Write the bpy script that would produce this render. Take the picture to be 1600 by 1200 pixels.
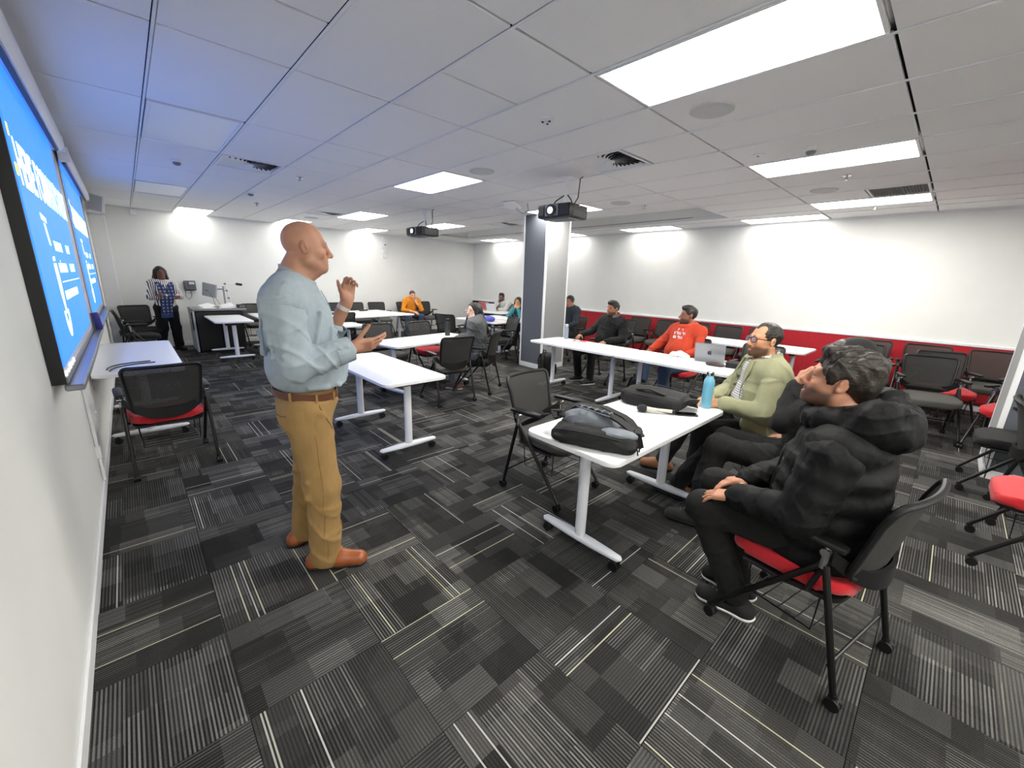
import bpy, bmesh, math, random
import numpy as np
from mathutils import Vector, Matrix, Euler
for o in list(bpy.data.objects): bpy.data.objects.remove(o)
SC = bpy.context.scene
COL = SC.collection
random.seed(7); RNG = np.random.default_rng(11)
PI = math.pi

# ------------------------------------------------------------------ camera
cam_d = bpy.data.cameras.new('camera')
cam_d.sensor_fit = 'HORIZONTAL'; cam_d.sensor_width = 36.0; cam_d.lens = 36.0*631.685/1600
cam_d.clip_start = 0.03; cam_d.clip_end = 100
cam = bpy.data.objects.new('camera', cam_d); COL.objects.link(cam)
_A = [[0.7337013, -0.6787469, 0.0313859], [-0.1463797, -0.2030005, -0.9681755], [0.6635174, 0.7057574, -0.2482965]]
_r, _d, _f = (Vector(v) for v in _A)
_m = Matrix((_r, -_d, -_f)).transposed().to_4x4()
_m.translation = Vector((0, 0, 1.58))
cam.matrix_world = _m
SC.camera = cam
# ------------------------------------------------------------------ world, exposure
w = bpy.data.worlds.new('world'); SC.world = w; w.use_nodes = True
w.node_tree.nodes['Background'].inputs[0].default_value = (0.75, 0.8, 0.9, 1)
w.node_tree.nodes['Background'].inputs[1].default_value = 0.02
SC.view_settings.view_transform = 'Standard'; SC.view_settings.look = 'None'
SC.view_settings.exposure = 1.08; SC.view_settings.gamma = 1.0; SC.view_settings.use_curve_mapping = False
SC.cycles.use_denoising = True
SC.cycles.max_bounces = 10; SC.cycles.diffuse_bounces = 5; SC.cycles.transparent_max_bounces = 16
PANEL = 14.0       # radiance of the lit ceiling panels
SCREEN = 0.66      # radiance factor of the two projected pictures

# ------------------------------------------------------------------ materials
def srgb(*c):
    if len(c) == 1: c = c[0]
    if max(c) > 1.0: c = [x/255.0 for x in c]
    return tuple((x/12.92 if x <= 0.04045 else ((x+0.055)/1.055)**2.4) for x in c)
MATS = {}
def mat(name, col, rough=0.6, metal=0.0, bump=0.0, bscale=60.0, wrinkle=0.0, var=0.0, vscale=8.0, spec=0.5, emit=None, alpha=None, sheen=0.0, attr=None, trans=0.0, coat=0.0):
    if name in MATS: return MATS[name]
    m = bpy.data.materials.new(name); m.use_nodes = True
    nt = m.node_tree; b = nt.nodes['Principled BSDF']
    c = srgb(col)
    b.inputs['Base Color'].default_value = (*c, 1)
    b.inputs['Roughness'].default_value = rough; b.inputs['Metallic'].default_value = metal
    b.inputs['Specular IOR Level'].default_value = spec
    if sheen: b.inputs['Sheen Weight'].default_value = sheen
    if coat: b.inputs['Coat Weight'].default_value = coat
    if trans: b.inputs['Transmission Weight'].default_value = trans
    tc = nt.nodes.new('ShaderNodeTexCoord')
    src = None
    if attr:
        at = nt.nodes.new('ShaderNodeAttribute'); at.attribute_name = attr; src = at.outputs['Color']
        nt.links.new(src, b.inputs['Base Color'])
    if var:
        n = nt.nodes.new('ShaderNodeTexNoise'); n.inputs['Scale'].default_value = vscale; n.inputs['Detail'].default_value = 5
        nt.links.new(tc.outputs['Object'], n.inputs['Vector'])
        mp = nt.nodes.new('ShaderNodeMapRange'); mp.inputs[1].default_value = 0.25; mp.inputs[2].default_value = 0.75
        mp.inputs[3].default_value = 1-var; mp.inputs[4].default_value = 1+var
        nt.links.new(n.outputs['Fac'], mp.inputs[0])
        mx = nt.nodes.new('ShaderNodeMix'); mx.data_type = 'RGBA'; mx.blend_type = 'MULTIPLY'; mx.inputs[0].default_value = 1
        if src: nt.links.new(src, mx.inputs[6])
        else: mx.inputs[6].default_value = (*c, 1)
        nt.links.new(mp.outputs[0], mx.inputs[7]); nt.links.new(mx.outputs[2], b.inputs['Base Color'])
    if bump:
        n2 = nt.nodes.new('ShaderNodeTexNoise'); n2.inputs['Scale'].default_value = bscale; n2.inputs['Detail'].default_value = 4
        nt.links.new(tc.outputs['Object'], n2.inputs['Vector'])
        bp = nt.nodes.new('ShaderNodeBump'); bp.inputs['Strength'].default_value = bump; bp.inputs['Distance'].default_value = 0.01
        nt.links.new(n2.outputs['Fac'], bp.inputs['Height']); nt.links.new(bp.outputs[0], b.inputs['Normal'])
    if wrinkle:
        n3 = nt.nodes.new('ShaderNodeTexNoise'); n3.inputs['Scale'].default_value = 13; n3.inputs['Detail'].default_value = 0.6; n3.inputs['Distortion'].default_value = 0.35
        mp3 = nt.nodes.new('ShaderNodeMapping'); mp3.inputs['Scale'].default_value = (1.5, 1.5, 0.7); mp3.inputs['Rotation'].default_value = (0.5, 0.3, 0.4)
        nt.links.new(tc.outputs['Object'], mp3.inputs[0]); nt.links.new(mp3.outputs[0], n3.inputs['Vector'])
        b3 = nt.nodes.new('ShaderNodeBump'); b3.inputs['Strength'].default_value = wrinkle; b3.inputs['Distance'].default_value = 0.03
        nt.links.new(n3.outputs['Fac'], b3.inputs['Height'])
        if bump: nt.links.new(b3.outputs[0], bp.inputs['Normal'])
        else: nt.links.new(b3.outputs[0], b.inputs['Normal'])
    if emit is not None:
        b.inputs['Emission Color'].default_value = (*c, 1); b.inputs['Emission Strength'].default_value = emit
    if alpha is not None:
        b.inputs['Alpha'].default_value = alpha
    MATS[name] = m
    return m
def math_node(nt, op, a, b=None, c=None):
    n = nt.nodes.new('ShaderNodeMath'); n.operation = op
    for i, v in enumerate((a, b, c)):
        if v is None: continue
        if isinstance(v, (int, float)): n.inputs[i].default_value = v
        else: nt.links.new(v, n.inputs[i])
    return n.outputs[0]

# ------------------------------------------------------------------ mesh helpers
class MB:
    """collects shapes into one bmesh"""
    def __init__(s): s.bm = bmesh.new()
    def _xf(s, vs, M):
        for v in vs: v.co = M @ v.co
    def box(s, c, d, rot=None, bev=0.0, seg=1, M=None):
        r = bmesh.ops.create_cube(s.bm, size=1.0)
        vs = r['verts']
        for v in vs: v.co = Vector((v.co.x*d[0], v.co.y*d[1], v.co.z*d[2]))
        if bev:
            es = list({e for v in vs for e in v.link_edges})
            rb = bmesh.ops.bevel(s.bm, geom=es, offset=bev, segments=seg, affect='EDGES', profile=0.5)
            vs = list({v for f in rb['faces'] for v in f.verts} | {v for v in vs if v.is_valid})
        T = Matrix.Translation(c)
        if rot is not None: T = T @ Euler(rot).to_matrix().to_4x4()
        if M is not None: T = M @ T
        s._xf(vs, T); return s
    def tube(s, pts, r, seg=8, cap=True, closed=False, sy=1.0):
        pts = [Vector(p) for p in pts]; n = len(pts)
        rr = r if isinstance(r, (list, tuple)) else [r]*n
        rings = []; up = None
        for i, p in enumerate(pts):
            if closed: t = (pts[(i+1) % n]-pts[i-1]).normalized()
            else: t = (pts[min(i+1, n-1)]-pts[max(i-1, 0)]).normalized()
            if up is None:
                up = Vector((0, 0, 1)) if abs(t.z) < 0.9 else Vector((1, 0, 0))
            a = t.cross(up).normalized(); b = a.cross(t).normalized(); up = b
            rings.append([s.bm.verts.new(p+a*rr[i]*math.cos(2*PI*k/seg)+b*rr[i]*sy*math.sin(2*PI*k/seg)) for k in range(seg)])
        for i in range(n if closed else n-1):
            A, B = rings[i], rings[(i+1) % n]
            for k in range(seg):
                s.bm.faces.new((A[k], A[(k+1) % seg], B[(k+1) % seg], B[k]))
        if cap and not closed:
            s.bm.faces.new(rings[0][::-1]); s.bm.faces.new(rings[-1])
        return s
    def cyl(s, a, b, r, seg=16, r2=None): return s.tube([a, b], [r, r if r2 is None else r2], seg)
    def lathe(s, prof, c=(0, 0, 0), seg=24, M=None):
        rings = []
        for (r, z) in prof:
            rings.append([s.bm.verts.new((r*math.cos(2*PI*k/seg), r*math.sin(2*PI*k/seg), z)) for k in range(seg)])
        for A, B in zip(rings, rings[1:]):
            for k in range(seg): s.bm.faces.new((A[k], A[(k+1) % seg], B[(k+1) % seg], B[k]))
        s.bm.faces.new(rings[0][::-1]); s.bm.faces.new(rings[-1])
        T = Matrix.Translation(c)
        if M is not None: T = T @ M
        s._xf([v for R in rings for v in R], T); return s
    def prism(s, poly, z0, z1, M=None, bev=0.0, bseg=2):
        a = [s.bm.verts.new((x, y, z0)) for x, y in poly]; b = [s.bm.verts.new((x, y, z1)) for x, y in poly]
        n = len(poly); s.bm.faces.new(a[::-1]); top = s.bm.faces.new(b)
        for k in range(n): s.bm.faces.new((a[k], a[(k+1) % n], b[(k+1) % n], b[k]))
        vs = a+b
        if bev:
            es = list({e for f in s.bm.faces if all(v in set(vs) for v in f.verts) for e in f.edges if abs(e.verts[0].co.z-e.verts[1].co.z) < 1e-6})
            rb = bmesh.ops.bevel(s.bm, geom=es, offset=bev, segments=bseg, affect='EDGES', profile=0.5)
            vs = list({v for f in rb['faces'] for v in f.verts} | {v for v in vs if v.is_valid})
        if M is not None: s._xf(vs, M)
        return s
    def grid(s, fn, nu, nv, closed_u=False):
        V = [[s.bm.verts.new(fn(i/(nu-1 if not closed_u else nu), j/(nv-1))) for j in range(nv)] for i in range(nu)]
        for i in range(nu if closed_u else nu-1):
            for j in range(nv-1):
                s.bm.faces.new((V[i][j], V[(i+1) % nu][j], V[(i+1) % nu][j+1], V[i][j+1]))
        return s
    def sheet(s, fn, nu, nv, t):
        """a curved slab of thickness t: fn(u,v) -> (point, normal)"""
        F = []
        for sg in (0.5, -0.5):
            F.append([[s.bm.verts.new(Vector(fn(i/(nu-1), j/(nv-1))[0])+Vector(fn(i/(nu-1), j/(nv-1))[1])*t*sg) for j in range(nv)] for i in range(nu)])
        a, b = F
        for i in range(nu-1):
            for j in range(nv-1):
                s.bm.faces.new((a[i][j], a[i+1][j], a[i+1][j+1], a[i][j+1])); s.bm.faces.new((b[i][j], b[i][j+1], b[i+1][j+1], b[i+1][j]))
        for i in range(nu-1):
            s.bm.faces.new((a[i][0], b[i][0], b[i+1][0], a[i+1][0])); s.bm.faces.new((a[i][-1], a[i+1][-1], b[i+1][-1], b[i][-1]))
        for j in range(nv-1):
            s.bm.faces.new((a[0][j], a[0][j+1], b[0][j+1], b[0][j])); s.bm.faces.new((a[-1][j], b[-1][j], b[-1][j+1], a[-1][j+1]))
        return s
    def mesh(s, name, m, smooth=0.6):
        bmesh.ops.recalc_face_normals(s.bm, faces=s.bm.faces[:])
        me = bpy.data.meshes.new(name); s.bm.to_mesh(me); s.bm.free()
        if m is not None: me.materials.append(m)
        if smooth:
            me.polygons.foreach_set('use_smooth', [True]*len(me.polygons))
            try: me.set_sharp_from_angle(angle=smooth)
            except Exception: pass
        return me
    def build(s, name, m, parent=None, smooth=0.6, **kw):
        return link(name, s.mesh(name, m, smooth), parent, **kw)
def link(name, me, parent=None, loc=None, rot=None, **kw):
    o = bpy.data.objects.new(name, me); COL.objects.link(o)
    if parent is not None: o.parent = parent
    if loc is not None: o.location = loc
    if rot is not None: o.rotation_euler = rot
    for k, v in kw.items(): o[k] = v
    return o
def thing(name, label, cat, loc=(0, 0, 0), rz=0.0, group=None):
    o = bpy.data.objects.new(name, None); COL.objects.link(o)
    o.empty_display_size = 0.1; o.location = loc; o.rotation_euler = (0, 0, rz)
    tag(o, label, cat, group); return o
def tag(o, label, cat, group=None):
    o['label'] = label; o['category'] = cat
    if group: o['group'] = group
    return o
KIDS = {}
def kids(o):
    return [c for c in bpy.data.objects if c.parent == o]
def copy_tree(o, parent=None, cache=None):
    c = o.copy(); COL.objects.link(c)
    if parent is not None: c.parent = parent
    for ch in cache[o.name]: copy_tree(ch, c, cache)
    return c
def tree_cache(o):
    d = {}
    def rec(x):
        d[x.name] = kids(x)
        for y in d[x.name]: rec(y)
    rec(o); return d
def struct(o): o['kind'] = 'structure'; return o
def rrect(w, h, r, seg=5, cx=0.0, cy=0.0):
    P = []
    for (sx, sy, a0) in ((1, 1, 0), (-1, 1, PI/2), (-1, -1, PI), (1, -1, 1.5*PI)):
        for k in range(seg+1):
            a = a0+PI/2*k/seg
            P.append((cx+sx*(w/2-r)+r*math.cos(a), cy+sy*(h/2-r)+r*math.sin(a)))
    return P
def text_mesh(txt, size, m, name, parent, M, align='LEFT', extrude=0.0008, sx=1.0, bold=0.0):
    cu = bpy.data.curves.new(name, 'FONT'); cu.body = txt; cu.size = size; cu.extrude = extrude; cu.align_x = align; cu.offset = bold
    cu.resolution_u = 3
    t = bpy.data.objects.new(name, cu); COL.objects.link(t)
    dg = bpy.context.evaluated_depsgraph_get()
    me = bpy.data.meshes.new_from_object(t.evaluated_get(dg))
    bpy.data.objects.remove(t); bpy.data.curves.remove(cu)
    me.transform(M @ Matrix.Diagonal((sx, 1, 1, 1))); me.materials.clear(); me.materials.append(m)
    me.name = name
    return link(name, me, parent)
# ================================================================== ROOM
XL, XR, YB, YF, ZC = -0.335, 8.5, 11.1, -4.4, 2.70
M_wall = mat('wall_paint', (235, 236, 233), 0.75, bump=0.08, bscale=180, var=0.02, vscale=3)
M_trim = mat('white_trim', (235, 236, 238), 0.45, var=0.01)
M_tile = mat('ceiling_tile', (240, 240, 241), 0.9, bump=0.25, bscale=420, var=0.03, vscale=160)
M_grid = mat('ceiling_grid', (232, 233, 235), 0.5)
M_dark = mat('void_dark', (22, 22, 22), 0.9)
M_red = mat('red_fabric_panel', (178, 22, 38), 0.95, bump=0.3, bscale=350, var=0.10, vscale=30, sheen=0.3)
M_gfab = mat('light_grey_fabric', (150, 151, 152), 0.95, bump=0.3, bscale=380, var=0.05, vscale=40)
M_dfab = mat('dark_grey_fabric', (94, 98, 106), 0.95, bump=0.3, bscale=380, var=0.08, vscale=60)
M_black = mat('black_plastic', (11, 11, 12), 0.45)
M_blackm = mat('black_metal', (9, 9, 10), 0.35, spec=0.5)
M_white = mat('white_plastic', (232, 233, 235), 0.4)
M_chrome = mat('brushed_chrome', (190, 190, 192), 0.25, metal=1.0)
M_grey = mat('grey_plastic', (120, 122, 124), 0.5)

def wall(name, c, d, m=M_wall): return struct(MB().box(c, d).build(name, m, smooth=0))
wall('wall_left', (XL-0.1, (YB+YF)/2, ZC/2+0.2), (0.2, YB-YF, ZC+0.4))
wall('wall_right', (XR+0.1, (YB+YF)/2, ZC/2+0.2), (0.2, YB-YF, ZC+0.4))
wall('wall_back', ((XL+XR)/2, YB+0.1, ZC/2+0.2), (XR-XL+0.4, 0.2, ZC+0.4))
wall('wall_front', ((XL+XR)/2, YF-0.1, ZC/2+0.2), (XR-XL+0.4, 0.2, ZC+0.4))
struct(MB().box((XL+0.006, (YB+YF)/2, 0.04), (0.012, YB-YF, 0.08), bev=0.003).build('baseboard_left', M_trim))
struct(MB().box(((XL+XR)/2, YB-0.006, 0.04), (XR-XL, 0.012, 0.08), bev=0.003).build('baseboard_back', M_trim))
struct(MB().box((XR-0.012, (YB+YF)/2, 0.04), (0.012, YB-YF, 0.08), bev=0.003).build('baseboard_right', M_trim))
# red fabric wainscot in upright panels with a white rail on top
wains = struct(MB().box((XR-0.004, (YB+YF)/2, 0.49), (0.008, YB-YF, 0.82)).build('trim_1', M_dark, smooth=0))
pm = MB().box((0, 0, 0), (0.012, 1.198, 0.80), bev=0.004).mesh('panel', M_red)
k = 0; y = YF+0.6
while y < YB-0.6:
    link('panel', pm, wains, (XR-0.013, y, 0.485)); y += 1.2
struct(MB().box((XR-0.014, (YB+YF)/2, 0.905), (0.03, YB-YF, 0.04), bev=0.006).build('trim_2', M_trim))
struct(MB().box((XR-0.007, (YB+YF)/2, 2.685), (0.014, YB-YF, 0.03)).build('trim_3', M_grid))
struct(MB().box(((XL+XR)/2, YB-0.007, 2.685), (XR-XL, 0.014, 0.03)).build('trim_4', M_grid))
# white pilaster and grey panel in the far left corner
struct(MB().box((XL+0.11, YB-0.13, 1.25), (0.22, 0.26, 2.5), bev=0.008).build('trim_5', M_trim))
struct(MB().box((0.02, YB-0.015, 0.42), (0.26, 0.03, 0.72), bev=0.004).build('trim_6', M_gfab))
struct(MB().box((XL+0.10, YB-0.55, 2.60), (0.2, 1.1, 0.2), bev=0.006).build('trim_7', M_wall))

# ---- carpet
def carpet_material():
    m = bpy.data.materials.new('carpet_tile'); m.use_nodes = True
    nt = m.node_tree; b = nt.nodes['Principled BSDF']; L = nt.links.new
    b.inputs['Roughness'].default_value = 0.95; b.inputs['Specular IOR Level'].default_value = 0.15
    uv = nt.nodes.new('ShaderNodeUVMap'); sp = nt.nodes.new('ShaderNodeSeparateXYZ'); L(uv.outputs[0], sp.inputs[0])
    at = nt.nodes.new('ShaderNodeAttribute'); at.attribute_name = 'seed'; sd = at.outputs['Fac']
    u, v = sp.outputs[0], sp.outputs[1]
    def wn(x, y, z):
        c = nt.nodes.new('ShaderNodeCombineXYZ')
        for i, q in enumerate((x, y, z)):
            if isinstance(q, (int, float)): c.inputs[i].default_value = q
            else: L(q, c.inputs[i])
        n = nt.nodes.new('ShaderNodeTexWhiteNoise'); n.noise_dimensions = '3D'; L(c.outputs[0], n.inputs['Vector']); return n.outputs['Value']
    MN = lambda op, a, b_=None, c_=None: math_node(nt, op, a, b_, c_)
    NR = 40.0
    ur = MN('MULTIPLY', u, NR); rib = MN('FLOOR', ur); fr = MN('FRACT', ur)
    prof = MN('SMOOTH_MIN', MN('MULTIPLY', MN('PINGPONG', fr, 0.5), 3.2), 1.0, 0.3)     # 0 in the groove, 1 on the rib
    line = MN('GREATER_THAN', MN('PINGPONG', fr, 0.5), 0.26)
    # patches of pile
    pu = MN('FLOOR', MN('MULTIPLY', u, 4.0)); po = wn(pu, 3.0, sd)
    pv = MN('FLOOR', MN('ADD', MN('MULTIPLY', v, 3.0), po))
    p1 = wn(pu, pv, sd)
    pu2 = MN('FLOOR', MN('ADD', MN('MULTIPLY', u, 2.3), 0.4)); pv2 = MN('FLOOR', MN('ADD', MN('MULTIPLY', v, 1.7), wn(pu2, 9.0, sd)))
    p2 = wn(pu2, pv2, MN('ADD', sd, 31.0))
    a = wn(rib, pv2, MN('ADD', sd, 5.0))
    ribs = MN('MULTIPLY', MN('MULTIPLY', line, MN('POWER', p2, 2.4)), MN('ADD', 0.25, MN('MULTIPLY', a, 0.9)))
    base = MN('ADD', 0.021, MN('MULTIPLY', MN('POWER', p1, 3.0), 0.062))
    rl = wn(rib, 1.0, MN('ADD', sd, 77.0))
    bright = MN('MULTIPLY', MN('GREATER_THAN', rl, 0.955), line)
    val = MN('ADD', base, MN('MULTIPLY', ribs, 0.17))
    val = MN('MULTIPLY', val, MN('ADD', 0.55, MN('MULTIPLY', prof, 0.45)))
    tc = nt.nodes.new('ShaderNodeTexCoord')
    nz = nt.nodes.new('ShaderNodeTexNoise'); nz.inputs['Scale'].default_value = 260; nz.inputs['Detail'].default_value = 2
    L(tc.outputs['Object'], nz.inputs['Vector'])
    val = MN('MULTIPLY', val, MN('ADD', 0.35, MN('MULTIPLY', nz.outputs['Fac'], 1.3)))
    val = MN('ADD', val, MN('MULTIPLY', bright, 0.34))
    cr = nt.nodes.new('ShaderNodeCombineColor')
    warm = MN('GREATER_THAN', wn(rib, 2.0, sd), 0.55)
    L(val, cr.inputs[0]); L(MN('MULTIPLY', val, 0.985), cr.inputs[1])
    L(MN('MULTIPLY', val, MN('SUBTRACT', 0.95, MN('MULTIPLY', MN('MULTIPLY', warm, bright), 0.25))), cr.inputs[2])
    L(cr.outputs[0], b.inputs['Base Color'])
    bp = nt.nodes.new('ShaderNodeBump'); bp.inputs['Strength'].default_value = 0.5; bp.inputs['Distance'].default_value = 0.004
    L(MN('ADD', MN('MULTIPLY', prof, 0.6), MN('MULTIPLY', nz.outputs['Fac'], 0.5)), bp.inputs['Height']); L(bp.outputs[0], b.inputs['Normal'])
    return m
M_carpet = carpet_material()
floor = struct(MB().box(((XL+XR)/2, (YB+YF)/2, -0.055), (XR-XL+0.4, YB-YF+0.4, 0.09)).build('floor', mat('underlay', (14, 14, 15), 0.9), smooth=0))
def carpet_mesh(cells, name):
    vs, fs, uvs, seeds = [], [], [], []
    for (cx, cy, hx, hy, turn, sd) in cells:
        b0 = len(vs); e = 0.004
        for (ax, ay, z) in ((-1, -1, -0.01), (1, -1, -0.01), (1, 1, -0.01), (-1, 1, -0.01)):
            vs.append((cx+ax*hx, cy+ay*hy, z))
        for (ax, ay) in ((-1, -1), (1, -1), (1, 1), (-1, 1)):
            vs.append((cx+ax*(hx-0.0012), cy+ay*(hy-0.0012), 0.0))
        q = [(4, 5, 6, 7), (0, 1, 5, 4), (1, 2, 6, 5), (2, 3, 7, 6), (3, 0, 4, 7)]
        for f in q:
            fs.append([b0+i for i in f])
            for i in f:
                x, y = vs[b0+i][0]-cx, vs[b0+i][1]-cy
                t = (x/0.5+0.5, y/0.5+0.5)
                uvs.append((t[1], t[0]) if turn else t)
        seeds += [sd]*8
    me = bpy.data.meshes.new(name); me.from_pydata(vs, [], fs)
    ul = me.uv_layers.new(name='UVMap'); ul.data.foreach_set('uv', [c for p in uvs for c in p])
    at = me.attributes.new('seed', 'FLOAT', 'POINT'); at.data.foreach_set('value', seeds)
    me.materials.append(M_carpet); return me
cells = []
nx0 = int(math.floor((XL-1.10)/0.5)); nx1 = int(math.ceil((XR-1.10)/0.5)); ny0 = int(math.floor((YF-0.94)/0.5)); ny1 = int(math.ceil((YB-0.94)/0.5))
for i in range(nx0, nx1):
    for j in range(ny0, ny1):
        x0, x1 = max(XL, 1.10+i*0.5), min(XR, 1.60+i*0.5); y0, y1 = max(YF, 0.94+j*0.5), min(YB, 1.44+j*0.5)
        cx, cy = 1.35+i*0.5, 1.19+j*0.5
        if x1-x0 < 0.02 or y1-y0 < 0.02: continue
        cells.append(((x0+x1)/2, (y0+y1)/2, (x1-x0)/2, (y1-y0)/2, (i+j) % 2, random.random()*90))
def infront(c):
    dx, dy = c[0], c[1]; return 0.6635*dx+0.7058*dy
vis = sorted([c for c in cells if infront(c) > 0.25], key=lambda c: math.hypot(c[0], c[1]))
near = vis[:295]; rest = [c for c in cells if c not in near]
for c in near: link('carpet_tile', carpet_mesh([c], 'carpet_tile'), floor)
o = link('carpet_tiles_beyond', carpet_mesh(rest, 'carpet_tiles_beyond'), floor); o['kind'] = 'stuff'

# ---- ceiling: grid, tiles, coffer, panels
GX = [XL] + [0.27+0.6*k for k in range(13)] + [7.85, 8.45, XR]
GX = [XL] + [0.27+0.6*k for k in range(13) if 0.27+0.6*k < 7.5] + [7.85, 8.45]
GY = [YF, -3.17, -1.97, -0.77] + [0.43+1.2*k for k in range(9)] + [YB]
CO = (6.27, 7.47, 2.83, 10.03)      # coffer
ceil_b = MB().box(((XL+XR)/2, (YB+YF)/2, 3.17), (XR-XL+0.4, YB-YF+0.4, 0.1))
ceiling = struct(ceil_b.build('ceiling', M_dark, smooth=0))
LIT = {(0.27, -1.97), (1.47, -3.17), (2.67, -3.17), (3.87, -3.17), (5.07, -3.17), (2.07, 0.43), (4.47, 0.43), (6.87, 0.43), (2.67, 4.03), (5.07, 4.03), (3.27, 7.63), (5.07, 7.63), (0.87, 10.03), (2.67, 10.03), (4.47, 10.03),  # slots with negative y: unseen panels added behind the camera as fill light
       (7.85, 1.63), (7.85, 4.03), (7.85, 6.43), (7.85, 8.83)}
OFF = {(0.27, 4.03), (0.27, 7.63)}
SPLIT = {(0.27, 1.63): 2.23, (0.87, 5.23): 5.83, (1.47, 4.03): 4.63, (1.47, 1.63): 2.23, (3.27, 1.63): 2.23, (1.47, 6.43): 7.03, (4.47, 2.83): 3.43, (6.27, 0.43): 0.97, (2.67, 7.63): 8.23, (5.07, 8.83): 9.43, (3.87, 5.23): 5.83, (5.67, 6.43): 7.03, (4.47, 7.63): 8.23}
VENT = {(0.87, 5.23), (3.27, 2.23), (2.67, 8.23), (5.67, 6.43)}
GRILLE = {(6.27, 0.43)}
M_lit = mat('lit_diffuser', (255, 252, 244), 0.6, emit=PANEL)
M_litp = mat('lit_diffuser_perimeter', (255, 252, 246), 0.6, emit=PANEL*0.22)   # the row along the walls is dimmed
M_off = mat('unlit_diffuser', (238, 239, 240), 0.35)
near_eq = lambda a, S: any(abs(a[0]-s[0]) < 0.03 and abs(a[1]-s[1]) < 0.03 for s in S)
tile_me = {}
def tile(x0, x1, y0, y1):
    k = (round(x1-x0, 3), round(y1-y0, 3))
    if k not in tile_me: tile_me[k] = MB().box((0, 0, 0.009), (k[0]-0.022, k[1]-0.016, 0.018), bev=0.002).mesh('ceiling_tile', M_tile)
    link('ceiling_tile', tile_me[k], ceiling, ((x0+x1)/2, (y0+y1)/2, ZC))
SLOTS_LIT, SLOTS_OFF, SLOTS_VENT, SLOTS_GR = [], [], [], []
for i in range(len(GX)-1):
    for j in range(len(GY)-1):
        x0, x1, y0, y1 = GX[i], GX[i+1], GY[j], GY[j+1]
        if x1 > CO[0]+0.05 and x0 < CO[1]-0.05 and y1 > CO[2]+0.05 and y0 < CO[3]-0.05: continue
        if near_eq((x0, y0), LIT): SLOTS_LIT.append((x0, x1, y0, y1)); continue
        if near_eq((x0, y0), OFF): SLOTS_OFF.append((x0, x1, y0, y1)); continue
        ys = [y0, y1]
        for s, yy in SPLIT.items():
            if near_eq((x0, y0), {s}): ys = [y0, yy, y1]
        for a, b in zip(ys, ys[1:]):
            if near_eq((x0, a), VENT): SLOTS_VENT.append((x0, x1, a, b)); continue
            if near_eq((x0, a), GRILLE): SLOTS_GR.append((x0, x1, a, b)); continue
            tile(x0, x1, a, b)
g = MB()
for x in GX[1:]:
    for (a, b) in ([(YF, CO[2]), (CO[3], YB)] if CO[0]+0.1 < x < CO[1]-0.1 else [(YF, YB)]):
        g.box((x, (a+b)/2, ZC-0.001), (0.013, b-a, 0.010), bev=0.002)
g.build('ceiling_grid', M_grid, ceiling)
MB().box(((XL+8.45)/2+0, (YF+YB)/2, 2.86), (0.01, 0.01, 0.01)).bm.free()
M_gap = mat('ceiling_shadow_gap', (9, 9, 9), 0.9)
bk = MB()   # backing behind tile joints
for (x0, x1, y0, y1) in ((XL, CO[0], YF, YB), (CO[1], XR, YF, YB), (CO[0], CO[1], YF, CO[2]), (CO[0], CO[1], CO[3], YB)):
    bk.box(((x0+x1)/2, (y0+y1)/2, 2.745), (x1-x0, y1-y0, 0.02))
bk.build('backing', M_gap, ceiling, smooth=0)
MB().box((8.475, (YF+YB)/2, ZC+0.004), (0.05, YB-YF, 0.012)).build('edge_strip', M_tile, ceiling)
# coffer sides and lid
c0, c1, d0, d1 = CO; cz = 3.05
cf = MB()
cf.box((c0-0.01, (d0+d1)/2, (ZC+cz)/2), (0.02, d1-d0, cz-ZC)); cf.box((c1+0.01, (d0+d1)/2, (ZC+cz)/2), (0.02, d1-d0, cz-ZC))
cf.box(((c0+c1)/2, d0-0.01, (ZC+cz)/2), (c1-c0, 0.02, cz-ZC)); cf.box(((c0+c1)/2, d1+0.01, (ZC+cz)/2), (c1-c0, 0.02, cz-ZC))
cf.box(((c0+c1)/2, (d0+d1)/2, cz+0.01), (c1-c0+0.04, d1-d0+0.04, 0.02))
cf.build('coffer', M_wall, ceiling, smooth=0)
cr_ = MB()
cr_.box((c0-0.02, (d0+d1)/2, ZC-0.002), (0.05, d1-d0+0.08, 0.012)); cr_.box((c1+0.02, (d0+d1)/2, ZC-0.002), (0.05, d1-d0+0.08, 0.012))
cr_.box(((c0+c1)/2, d0-0.02, ZC-0.002), (c1-c0, 0.05, 0.012)); cr_.box(((c0+c1)/2, d1+0.02, ZC-0.002), (c1-c0, 0.05, 0.012))
cr_.build('coffer_rim', M_grid, ceiling)

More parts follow.
